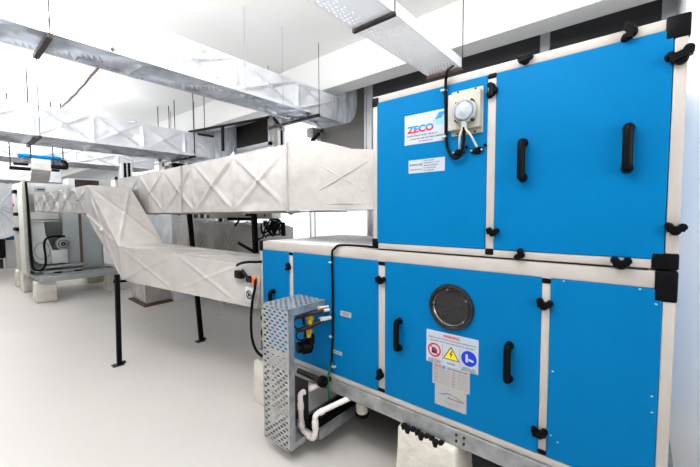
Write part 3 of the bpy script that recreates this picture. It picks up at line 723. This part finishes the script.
a = aY(254, 212, 2.7); b = MB(); b.bar((a.x, 2.7, 1.975), (a.x+.02, 2.7, 1.44), .06, .05, BLACK, up=(0, 1, 0))
b.bar((a.x-.02, 2.68, 1.47), (a.x-.35, 2.68, 1.56), .01, .04, BLACK)
tag(b.build('duct_post'), 'black post between the upper wrapped duct and the level duct below it', 'support')

# floor opening duct
b = MB(); q1 = aY(146, 214, 3.5); q2 = aY(176, 214, 3.5)
duct(b, [[(q1.x, 3.4, .0), (q2.x, 3.4, .0), (q2.x, 3.9, .0), (q1.x, 3.9, .0)], [(q1.x, 3.4, 2.1), (q2.x, 3.4, 2.1), (q2.x, 3.9, 2.1), (q1.x, 3.9, 2.1)]], FOIL, [1], .03, seed=160, res=20)
tag(b.build('wrapped_riser'), 'cream wrapped upright duct seen between the sloping duct and the upper duct', 'duct')
p1 = aZ(129, 298, .03); p2 = aZ(145, 306, .03); p3 = aZ(181, 298, .03); p4 = p1+(p3-p2)
fd = thing('floor_duct', 'wrapped duct stub rising from a brown frame on the floor', 'duct', ((p1.x+p3.x)/2, (p1.y+p3.y)/2, 0))
b = MB(); cc = (p1+p3)/2
def inset(p, k, z): q = cc+(p-cc)*k; return Vector((q.x, q.y, z))
b.hexa([inset(p, 1.02, .0) for p in (p1, p2, p3, p4)]+[inset(p, 1.02, .03) for p in (p1, p2, p3, p4)], BROWN); b.build('base_frame', fd)
b = MB(); L0 = [inset(p, .86, .05) for p in (p1, p2, p3, p4)]; L1 = [inset(p, 1.0, 1.0) for p in (p1, p2, p3, p4)]
duct(b, [L0, L1], WRAP, [1], .02, seed=60, res=24, xx=False, wr=1.2); b.build('wrap', fd)

# background wrapped duct
bg = thing('wrapped_duct', 'grey wrapped duct with fan folds, low behind the level white duct', 'duct', (-5.8, 3.6, 1.2))
b = MB(); X0, X1 = aY(176, 224, 3.3).x, aY(262, 228, 3.3).x; nseg = 60; vs = []; fs = []
zt, zb = aY(220, 223.5, 3.3).z, 1.05
duct(b, [loop(X1+.0, 3.3, 3.95, zt-.06, zb), loop(-4.9, 3.3, 3.95, zt, zb), loop(-5.9, 3.3, 3.95, zt, zb), loop(X0, 3.3, 3.95, zt, zb)], WRAPB, [1, 1, 1], .03, seed=70, res=24, wr=1.0)
b.build('duct_wrap', bg)
b = MB()
for cx in (aY(196, 240, 3.28).x, aY(226, 240, 3.28).x):
    for k in range(13):
        a = math.pi*(.12+.76*k/12); b.tube([(cx, 3.285, zb+.02), (cx+.35*math.cos(a), 3.245, zb+.02+.38*math.sin(a)), (cx+.55*math.cos(a), 3.29, zb+.02+.56*min(1, math.sin(a)*1.1))], [.004, .018, .004], WRAPB, 6)
b.build('fan_fold', bg)
for x in (-6.2, -7.0):
    b = MB(); b.box(x-.02, x+.02, 3.5, 3.54, 0, 1.05, GREYL); b.box(x-.06, x+.06, 3.46, 3.58, 0, .01, GREYL); tag(b.build('duct_stand'), 'thin pale stand under the grey fan-folded duct', 'support', 'stands behind the level duct')
b = MB(); b.box(aY(240, 218, 3.9).x-.9, aY(279, 218, 3.9).x, 3.75, 3.95, 1.99-.12, 1.99+.0, BEIGE); b.lathe((aY(272, 218, 3.9).x, 3.75, 1.93), (0, -1, 0), [(0, .01), (.02, .01), (.02, 0)], DARKM, 10)
tag(b.build('beige_trunking'), 'beige steel trunking just below the upper wrapped duct', 'trunking')
# tangle of dark cable near (272,230)
b = MB(); random.seed(9)
for k in range(16):
    c = aY(268+random.uniform(-6, 11), 229+random.uniform(-4, 6), 3.0)
    b.tube([c+Vector((random.uniform(-.12, .12), random.uniform(-.05, .05), random.uniform(-.10, .12))) for _ in range(4)], .012, CAST, 6, samples=4)
b.tube([aY(283, 222, 3.0), aY(283.5, 236, 3.0)], .03, BLACK, 8)
tag(b.build('cable_bundle'), 'tangled dark cable bundle behind the left end of the low blue unit', 'cables')
b = MB(); p = aY(250, 218, 3.15); b.bar(aY(228, 219, 3.15), aY(253, 219, 3.15), .03, .05, BLACK); b.bar(aY(235, 226, 3.15), aY(240, 219, 3.15), .02, .02, BLACK); b.bar(aY(246, 215, 3.15), aY(254, 215, 3.15), .03, .04, BLACK)
tag(b.build('pipe_bracket'), 'black bracket bars below the upper duct beside the beige trunking', 'bracket')
b = MB(); q = aY(224, 218, 4.0); b.lathe((q.x, 4.12, 0), (0, 0, 1), [(.10, 0), (.10, 2.0), (.13, 2.05), (.13, 2.3)], GREYL, 20)
tag(b.build('vertical_pipe'), 'pale grey vertical pipe near the back wall under the upper duct', 'pipe')

# ================================================================= CEILING DUCTS
def ceil_duct(name, label, X0, X1, Ystart, Yend, z0, z1, rise, seed, cells, Ystart_elbow=True, mat_=FOIL):
    t = thing(name, label, 'duct', ((X0+X1)/2, 0, z0))
    b = MB()
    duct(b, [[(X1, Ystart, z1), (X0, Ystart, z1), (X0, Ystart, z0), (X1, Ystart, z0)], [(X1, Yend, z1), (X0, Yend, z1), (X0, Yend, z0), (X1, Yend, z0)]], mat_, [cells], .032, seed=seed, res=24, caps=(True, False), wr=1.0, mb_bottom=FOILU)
    b.build('wrap', t)
    if rise:
        # elbow turning up, swept about the inner corner
        b = MB(); h = z1-z0; vs = []; n = 12; r0 = .02
        secs = []
        for i in range(n+1):
            a = math.pi/2*i/n
            ci = Vector((0, Yend+math.sin(a)*r0, z1+r0-math.cos(a)*r0)); co = Vector((0, Yend+math.sin(a)*(r0+h*.83), z1+r0-math.cos(a)*(r0+h)))
            secs.append((ci, co))
        secs.append((Vector((0, Yend+r0, rise)), Vector((0, Yend+r0+h*.83, rise))))
        secs.insert(0, (Vector((0, Yend-.25, z1)), Vector((0, Yend-.25, z0))))
        loops = [[(X1+.004, s[0].y, s[0].z), (X0-.004, s[0].y, s[0].z), (X0-.004, s[1].y, s[1].z), (X1+.004, s[1].y, s[1].z)] for s in secs]
        vs = [q for l in loops for q in l]; fs = []
        for i in range(len(loops)-1):
            for k in range(4): fs.append((4*i+k, 4*i+(k+1) % 4, 4*i+4+(k+1) % 4, 4*i+4+k))
        b.add(vs, fs, FOILD); b.build('elbow', t)
    return t
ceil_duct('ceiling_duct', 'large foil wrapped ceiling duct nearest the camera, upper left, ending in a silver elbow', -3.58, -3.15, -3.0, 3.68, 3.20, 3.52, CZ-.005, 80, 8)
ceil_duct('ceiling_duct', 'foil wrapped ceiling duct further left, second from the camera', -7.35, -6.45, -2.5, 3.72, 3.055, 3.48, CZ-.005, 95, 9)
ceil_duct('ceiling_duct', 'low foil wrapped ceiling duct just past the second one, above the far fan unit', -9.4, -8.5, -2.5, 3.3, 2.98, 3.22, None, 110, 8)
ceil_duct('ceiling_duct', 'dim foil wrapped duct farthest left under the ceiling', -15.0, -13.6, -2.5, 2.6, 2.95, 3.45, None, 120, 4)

# hangers: rod + bar
def hanger(a, c, rods, label, zt=CZ, m=DARKM, w=.035, h=.03, grp='duct hangers'):
    t = thing('duct_hanger', label, 'hanger', (a[0], a[1], a[2]), grp) if False else thing('duct_hanger', label, 'hanger', (a[0], a[1], a[2]))
    b = MB(); b.bar(a, c, w, h, m); b.build('bar', t)
    for r in rods: b = MB(); b.tube([(r[0], r[1], r[2]-.03), (r[0], r[1], zt)], .004, DARKM, 6); b.build('rod', t)
    return t
for Y, lab in ((.575, 'black trapeze hanger under the nearest ceiling duct, near the top left corner'), (1.25, None), (2.9, None), (3.13, 'black trapeze hanger under the nearest ceiling duct, just before its elbow')):
    if lab is None: continue
    ex = -3.08 if Y > 3 else -3.12
    ex0 = -4.1 if Y > 3 else -3.62
    hanger((ex0, Y, 3.175), (ex, Y, 3.175), [(ex+.0, Y, 3.175), (ex0+.02, Y, 3.175)], lab)
for x, y0, Y in ((245, 66, 2.2), (282.5, 54, 2.75)):
    b = MB(); p = aX(x, y0, -3.12); q = Vector((-3.12, p.y, 0)); b.tube([(q.x, q.y, 3.18), (q.x, q.y, CZ)], .003, GREYP, 6)
    tag(b.build('hanger_rod'), ('thin rod beside the middle of the nearest ceiling duct' if x < 260 else 'thin rod beside the nearest ceiling duct, closer to its elbow'), 'rod')
p = aX(39.7, 134.5, -6.42); hanger((-7.38, p.y, 3.035), (-6.40, p.y, 3.035), [(-6.40, p.y, 3.035), (-7.37, p.y, 3.035)], 'dark trapeze hanger under the second ceiling duct, above the far unit')
p = aX(205, 150, -6.42)
hanger((-7.38, 3.2, 3.035), (-6.40, 3.2, 3.035), [(-6.40, 3.2, 3.035), (-7.37, 3.2, 3.035)], 'dark trapeze hanger under the second ceiling duct, near its elbow')
for i, (x, y, xd) in enumerate(((27.5, 95, -6.7), (158, 118, -7.2), (169, 118, -7.0), (174.5, 118, -6.6))):
    p = aX(x, y, xd); b = MB(); b.tube([(xd, p.y, 3.49), (xd, p.y, CZ)], .007, DARKM, 6)
    tag(b.build('hanger_rod'), ('thin rod above the second ceiling duct at the far left', 'first of three thin rods above the second ceiling duct, from the left', 'middle of the three thin rods above the second ceiling duct', 'last of the three thin rods above the second ceiling duct, nearest its elbow')[i], 'rod')
for i, x in enumerate((194, 205)):
    p = aX(x, 140, -5.9); b = MB(); b.tube([(-5.9, p.y, 3.0 if i == 0 else 3.4), (-5.9, p.y, CZ)], .006, DARKM, 6)
    tag(b.build('hanger_rod'), ('long thin rod hanging before the second duct elbow', 'shorter thin rod just right of the long one by the second duct elbow')[i], 'rod')
# rusty tie across between ducts
a = aX(113, 49, -3.14); c = aX(62, 107, -6.4); b = MB(); pts = [a.lerp(c, t/10)+Vector((0, 0, -.03*math.sin(math.pi*t/10)+.008*(t % 2))) for t in range(11)]
b.tube(pts, .011, RUST, 6); b.tube([a, aX(97, 66, -3.55)], .014, RUST, 6)
tag(b.build('tie_chain'), 'rusty brown chain strung between the two foil ceiling ducts', 'chain')
# seam wraps on duct 1
# dark bar and drop strap near second elbow
a = aY(189, 131.7, 3.35); m_ = aY(222.6, 126, 3.35); c = aY(268, 117.5, 3.35)
st = thing('strut_bar', 'long black strut bar in front of the second duct elbow and the dark window', 'bar', a)
b = MB(); b.tube([a, m_, c], .022, BLACK, 6); b.build('bar', st)
b = MB(); b.bar(aY(222.5, 126, 3.33), aY(223, 151, 3.33), .07, .02, BLACK, up=(0, 1, 0)); b.build('drop_strap', st)
b = MB(); b.bar(aY(198, 134, 3.3), aY(213, 136.5, 3.3), .03, .04, BLACK); b.build('short_arm', st)
# white pipe frame right of dark window
b = MB()
for x in (275, 279.5): b.bar(aY(x, 119, 4.1), aY(x+.8, 146, 4.1), .05, .05, WHITEP if x > 277 else BEIGE, up=(0, 1, 0))
b.bar(aY(273, 127, 4.05), aY(284, 130, 4.05), .03, .03, BEIGE); b.bar(aY(273.5, 118, 4.05), aY(281, 127, 4.05), .04, .04, DARKM); b.bar(aY(281.5, 128, 4.05), aY(281.7, 146, 4.05), .025, .03, BLACK, up=(0, 1, 0))
tag(b.build('upright_pipes'), 'white and beige upright pipe frame right of the small dark window', 'frame')
b = MB(); b.bar(aY(312, 141, 4.0), aY(319, 133, 4.0), .05, .04, BLACK); b.bbox(aY(311, 130, 4.1).x, aY(317, 130, 4.1).x, 4.0, YW-.02, aY(313, 137, 4.05).z, aY(313, 128, 4.05).z, GREYP, .01); b.bar(aY(318, 131, 4.0), aY(322, 131, 4.0), .06, .05, RUST)
tag(b.build('pipe_clamp'), 'small grey box and dark clamp under the silver duct elbow', 'bracket')
# long thin conduit below second duct
b = MB(); b.tube([aY(133, 170, 3.8), aY(170, 160.5, 3.8), aY(212, 150, 3.8)], .025, BEIGE, 8); tag(b.build('conduit'), 'pale conduit running below the second foil duct along the back wall', 'conduit')
for i, (x, y, w) in enumerate(((133, 162, 3), (172, 166, 2.5), (190, 161, 2))):
    p = aY(x, y, 4.0); b = MB(); b.bbox(p.x-.06*w, p.x+.06*w, 3.98, YW-.07, p.z-.09, p.z+.07, BLACK if i else DARKM, .02); b.lathe((p.x, 3.98, p.z-.01), (0, -1, 0), [(0, .03), (.05, .03), (.06, 0)], GREYP, 12)
    tag(b.build('valve_box'), ('dark box at the end of the far pipe conduit', 'black box above the upper wrapped duct, left of the small windows', 'small black box just left of the row of windows')[i], 'box')

# round white bundles above duct
# ================================================================= CABLE TRAY
ct = thing('cable_tray', 'white perforated cable tray hanging above the tall blue unit', 'cable tray', (-1.37, 1, 3.2))
TX0, TX1, TY0, TY1, TZ = -1.52, -1.21, -1.0, 2.98, 3.2
b = MB(); b.flat = True; perforated(b, (TX0, TY0, TZ), (TX1-TX0, 0, 0), (0, TY1-TY0, 0), (0, 0, 1), 11, 110, WHITEP, .42); b.build('tray_bed', ct)
b = MB()
for x in (TX0, TX1-.003): b.box(x, x+.003, TY0, TY1, TZ, TZ+.085, WHITEP)
b.box(TX0, TX0+.02, TY0, TY1, TZ+.083, TZ+.086, WHITEP); b.box(TX1-.02, TX1, TY0, TY1, TZ+.083, TZ+.086, WHITEP); b.build('tray_side', ct)
for i, Y in enumerate((1.88, 2.95)):
    hanger((TX0-.0, Y, TZ-.02), (TX1+.02, Y, TZ-.02), [(TX1+.02, Y, TZ)], ('dark hanger bar under the middle of the white cable tray', 'rusty hanger bar under the end of the cable tray, above the tall blue unit')[i], m=RUST if i else DARKM, w=.03, h=.02)

# ================================================================= FAR FAN UNIT
fu = thing('fan_unit', 'far open sided grey fan unit with blower and motor on a steel base', 'machine', (-11.5, 2.2, .45))
XF = -10.25
b = MB(); z0, z1 = .455, .57
for x in (XF+.05, XF-.35, XF-1.0, XF-2.6): b.bbox(x, x+.1, 1.45, 3.15, z0, z1, GREYP, .006, 1)
for y in (1.45, 1.75, 3.05): b.bbox(XF-2.6, XF+.12, y, y+.1, z0+.02, z1+.0, GREYP, .006, 1)
b.build('base_frame', fu)
XF = -10.6
b = MB()
b.bbox(XF-1.5, XF-.75, 1.33, 1.39, .6, 2.72, BEIGE, .01)     # near side wall
b.bbox(XF-1.5, XF-.75, 2.95, 3.0, .6, 2.5, GREYP, .01)
b.bbox(XF-.80, XF-.75, 1.39, 3.0, .6, 2.45, GREYP, .005)       # back wall of blower bay
b.bbox(XF-1.5, XF-1.4, 1.39, 3.0, .6, 2.6, GREYP, .005)
b.build('casing', fu)
b = MB(); b.bbox(XF-.75, XF-.1, 1.33, 1.37, .6, 2.70, GREYL, .004); b.build('near_panel', fu)
b = MB(); b.bbox(XF-.12, XF-.06, 1.33, 1.39, .56, 2.76, BEIGE, .006); b.bbox(XF-.12, XF-.07, 2.34, 2.39, .56, 2.08, BROWN, .004); b.build('corner_post', fu)
b = MB(); b.bbox(XF-.35, XF-.15, 1.40, 2.22, 2.42, 2.70, GREYL, .01); b.bbox(XF-.15, XF-.14, 1.55, 1.75, 2.5, 2.62, GREYP, .003); b.box(XF-.14, XF-.135, 1.6, 1.73, 2.54, 2.57, DARKM); b.build('top_box', fu)
b = MB(); b.bbox(XF-.7, XF-.2, 2.18, 3.1, 2.30, 2.86, GREYL, .01); b.build('grille_box', fu)
b = MB(); b.box(XF-.2, XF-.19, 2.32, 2.82, 2.64, 2.84, DARKM)
for k in range(14): yy = 2.34+k*.035; b.box(XF-.19, XF-.18, yy, yy+.008, 2.65, 2.83, BROWN)
b.build('grille', fu)
b = MB(); b.bbox(XF-.5, XF-.25, 2.05, 2.85, .62, 2.06, PANELB, .01); b.build('inner_panel', fu)
# blower scroll: spiral side plate + wrap
b = MB(); cy, cz = 1.62, 1.18; pts = []
for k in range(26):
    a = math.pi*.5+2*math.pi*k/25*.78; r = .20+.16*k/25; pts.append((cy+math.cos(a)*r*.85, cz+math.sin(a)*r*1.15))
pts = [(1.42, 1.95), (1.42, 1.2)] + [(1.43+.02*k, 1.2-.1*k) for k in range(1, 4)] + [(1.58, .82), (1.75, .80), (1.82, .95), (1.80, 1.2), (1.70, 1.5), (1.68, 1.95)]
n = len(pts); vs = [(XF-.62, y, z) for y, z in pts]+[(XF-.12, y, z) for y, z in pts]
b.add(vs, [tuple(range(n)), tuple(range(n, 2*n))[::-1]]+[(k, (k+1) % n, n+(k+1) % n, n+k) for k in range(n)], GREYL)
c0 = [(XF-.11, 1.63+.14*math.cos(a), 1.12+.2*math.sin(a)) for a in np.linspace(0, 6.283, 25)]; b.tube(c0, .012, GREYP, 6)
b.build('blower', fu)
b = MB(); b.bbox(XF-.6, XF-.06, 1.40, 1.95, 1.80, 2.03, GREYL, .01); b.box(XF-.06, XF-.05, 1.4, 1.95, 1.84, 1.855, RUST); b.build('outlet_duct', fu)
b = MB(); b.bbox(XF-.45, XF-.08, 1.78, 2.09, .80, 1.12, GREYL, .01); b.build('motor_stand', fu)
b = MB(); b.lathe((XF-.45, 2.02, 1.26), (1, 0, 0), [(0, 0), (.12, 0), (.135, .02), (.135, .28), (.15, .285), (.15, .3), (.13, .33), (.06, .345), (0, .35)], GREYP, 24)
for k in range(12): a = k*math.pi/6; b.bar((XF-.4, 2.02+math.cos(a)*.14, 1.26+math.sin(a)*.14), (XF-.18, 2.02+math.cos(a)*.14, 1.26+math.sin(a)*.14), .01, .02, GREYP)
b.lathe((XF-.102, 2.02, 1.26), (1, 0, 0), [(.0, .0), (.05, .002)], DARKM, 16); b.lathe((XF-.11, 2.02, 1.26), (1, 0, 0), [(.085, .0), (.09, .012), (.10, 0)], DARKM, 16)
b.bbox(XF-.36, XF-.2, 1.96, 2.08, 1.39, 1.46, DARKM, .01); b.build('motor', fu)
b = MB(); b.bbox(XF-.5, XF-.06, 1.62, 2.4, .575, .64, GREYP, .01); b.bbox(XF-.5, XF-.06, 1.62, 2.4, .70, .76, GREYP, .01)
for y in (1.8, 2.2): b.bbox(XF-.2, XF-.04, y, y+.16, .53, .60, BLACK, .01)
for y in (1.66, 2.0, 2.32): b.box(XF-.3, XF-.2, y, y+.04, .63, .71, GREYP)
b.build('skid', fu)
b = MB(); b.tube([(XF-.2, 2.0, 1.45), (XF-.08, 1.75, 1.43), (XF-.06, 1.66, 1.3), (XF-.05, 1.67, 1.0), (XF-.05, 1.66, .8), (XF-.05, 1.58, .68), (XF-.05, 1.45, .72), (XF-.05, 1.43, 1.0), (XF-.04, 1.42, 1.8), (XF-.04, 1.40, 2.7)], .022, RUB, 8, samples=5); b.build('cable', fu)
for z, w in ((2.52, .2), (1.98, .15), (1.62, .3)):
    b = MB(); b.bbox(XF-.9-w, XF-.75, 1.27, 1.33, z-.04, z+.04, BLACK, .01); b.build('handle', fu)
b = MB(); b.bbox(XF-1.05, XF-.95, 1.29, 1.33, 2.1, 2.3, GREYL, .005); b.lathe((XF-1.0, 1.29, 2.2), (0, -1, 0), [(0, .02), (.04, .02), (.04, 0)], RED, 12); b.build('switch', fu)

BL = [((36, 302), (60, 301), .0, 'cream concrete block under the near corner of the far fan unit'),
      ((24, 289), (37, 288), 0, 'cream concrete block under the near side of the far fan unit, second from its corner'),
      ((14, 279), (24, 277), 0, 'cream concrete block farthest left under the far fan unit')]
def blk(x0, y0, w, d, label, s): return block('concrete_block', x0, x0+w, y0, y0+d, 0, .453, label, seed=s)
blk(-10.62, 1.40, .46, .37, BL[0][3], 11); blk(-12.3, 1.40, .42, .3, BL[1][3], 12); blk(-13.3, 1.40, .4, .4, BL[2][3], 13)
blk(-10.75, 2.80, .45, .36, 'cream concrete block under the right corner of the far fan unit, behind the black leg', 14)
blk(-12.5, 2.75, .45, .42, 'cream concrete block at the back of the far fan unit, mostly hidden', 15)

# hanging blue unit further back
hb = thing('hanging_fan', 'small blue fan casing hung on black rails above the far fan unit', 'machine', (-8.8, 1.2, 2.9))
XH = -8.42
def H(x, y): return aX(x, y, XH)
a = H(18, 154); c = H(62, 160.5)
b = MB(); b.bbox(XH-.30, XH, a.y, c.y, c.z, a.z+.02, BLUE, .02); b.build('casing', hb)
for (x0_, x1_, y0_, y1_) in ((9, 31, 166.3, 171), (13, 28, 162.5, 166), (50, 66, 165, 170), (51, 59, 169.4, 172)):
    p = H(x0_, y0_); q = H(x1_, y1_); b = MB(); b.bbox(XH+.0, XH+.08, p.y, q.y, q.z, p.z, BLACK, .01); b.build('rail', hb)
b = MB(); b.tube([H(61, 161), H(65, 162), H(66.5, 165), H(66, 169)], .03, BLACK, 8, samples=4); b.build('cable', hb)
for x in (10, 31, 53, 63):
    p = H(x, 166); b = MB(); b.tube([(XH+.04, p.y, p.z), (XH+.04, p.y, CZ)], .01, DARKM, 6); b.build('rod', hb)
a = aX(31, 156, XH+.12); c = aX(50, 158, XH+.12); e = aX(32, 178, -10.15); g_ = aX(49, 179, -10.15)
b = MB(); duct(b, [[(XH+.16, a.y, 2.96), (XH+.09, a.y, 2.96), (XH+.09, c.y, 2.96), (XH+.16, c.y, 2.96)], [(XH+.16, a.y, 2.76), (XH+.09, a.y, 2.74), (XH+.09, c.y, 2.74), (XH+.16, c.y, 2.76)], [(-10.15, e.y, e.z-.05), (-10.4, e.y, e.z-.05), (-10.4, g_.y, e.z-.05), (-10.15, g_.y, e.z-.05)]], WRAPB, [1, 1], .015, seed=140, res=16, xx=False, wr=1.2)
tag(b.build('canvas_duct'), 'grey fabric duct dropping from the hanging blue fan to the far fan unit', 'duct')

# background left
t = thing('wrapped_duct', 'big rounded silver wrapped duct at the far left edge', 'duct', (-16, 1.2, 1.2))
b = MB(); XB = -16
p = aX(-14, 205, XB); ra = 1.05
cz = aX(0, 207, XB).z; cy = aX(-3, 207, XB).y
vs = []; n = 40; m2 = 14
for j in range(m2+1):
    for k in range(n):
        a = 2*math.pi*k/n; r = ra*(1+.05*noise.noise(Vector((math.cos(a)*2, math.sin(a)*2, j*.5)))+.015*math.sin(a*12+j))
        vs.append((XB-j*.12, cy+math.cos(a)*r*.85, cz+math.sin(a)*r))
b.add(vs, [(j*n+k, j*n+(k+1) % n, (j+1)*n+(k+1) % n, (j+1)*n+k) for j in range(m2) for k in range(n)]+[tuple(range(n))], FOIL, True)
b.build('wrap', t)
b = MB()
for k in range(7):
    a = k*math.pi/7; b.tube([(XB+.01, cy-math.cos(a)*ra*.8, cz-math.sin(a)*ra*.93), (XB+.05, cy, cz), (XB+.01, cy+math.cos(a)*ra*.8, cz+math.sin(a)*ra*.93)], [.01, .03, .01], FOIL, 6)
b.build('wrap_crease', t)
t = thing('pump_set', 'small blue and black pump set on a white plinth at the far left', 'machine', (-18, 1.2, 0))
XB = -18; a = aX(0, 232, XB); c = aX(17, 247, XB)
b = MB(); b.bbox(XB-.8, XB, aX(5, 240, XB).y, aX(17, 240, XB).y, 0, aX(0, 240.5, XB).z, GREYL, .02); b.build('plinth', t)
b = MB(); b.bbox(XB-.6, XB-.1, aX(7, 236, XB).y, aX(15, 236, XB).y, aX(0, 241, XB).z, aX(0, 236, XB).z, BLUE, .04); b.build('casing', t)
b = MB(); b.bbox(XB-.5, XB, aX(-3, 236, XB).y, aX(5, 236, XB).y, 0.35, aX(0, 234, XB).z, CAST, .1); b.lathe((XB-.2, aX(3, 233, XB).y, aX(3, 234, XB).z), (1, 0, 0), [(0, 0), (.2, 0), (.2, .4), (0, .42)], DARKM, 20); b.build('motor', t)
b = MB(); b.bar((XB, aX(0, 240, XB).y, .35), (XB, aX(0, 240, XB).y, 0), .1, .1, DARKM); b.build('leg', t)
# finned coil at (124,172)
t = MB()
for k in range(5):
    p = aX(123.5+k*2, 180, -8.4); q = aX(123.5+k*2, 163, -8.4); t.bbox(-8.6, -8.4, p.y-.03, p.y+.03, 2.2, q.z, (BLACK if k % 2 else GREYL), .005)
tag(t.build('coil_stack'), 'black and grey upright finned coil behind the sloping duct', 'coil')

# ================================================================= LIGHT
w = bpy.data.worlds.new('world'); SC.world = w; w.use_nodes = True
w.node_tree.nodes['Background'].inputs['Color'].default_value = (.93, .96, 1, 1)
w.node_tree.nodes['Background'].inputs['Strength'].default_value = .12
def area(name, loc, rot, sx, sy, e, col=(1, 1, 1)):
    l = bpy.data.lights.new(name, 'AREA'); l.shape = 'RECTANGLE'; l.size = sx; l.size_y = sy; l.energy = e; l.color = col
    o = bpy.data.objects.new(name, l); COL.objects.link(o); o.location = loc; o.rotation_euler = rot; return o
R = math.radians
area('ceiling_light', (-1.5, .6, 3.98), (R(6), 0, 0), 2.4, .7, 64)
area('ceiling_light', (-8, 1.2, 3.98), (0, 0, 0), 2.5, 1.0, 50)
area('ceiling_light', (-13, .5, 3.98), (0, 0, 0), 4, 1.5, 80)
area('ceiling_light', (-19, .5, 3.98), (0, 0, 0), 4, 2, 120)
area('window_light', (-7.0, -.9, 2.7), (R(172), 0, 0), 13, 1.0, 420, (.97, .98, 1))  # added up-aimed fill behind the camera, brightens the ceiling
area('floor_light', (-.6, -1.6, .4), (R(172), 0, 0), 3, 1, 18)  # added unseen up-light for the underside of the cable tray
area('window_light', (XR-.2, .2, 2.6), (R(112), 0, R(90)), 5, 1.6, 140, (.93, .96, 1))  # added fill from the right, brightens duct sides and slopes

SC.view_settings.view_transform = 'Standard'
SC.view_settings.look = 'Medium High Contrast'
SC.view_settings.exposure = .0
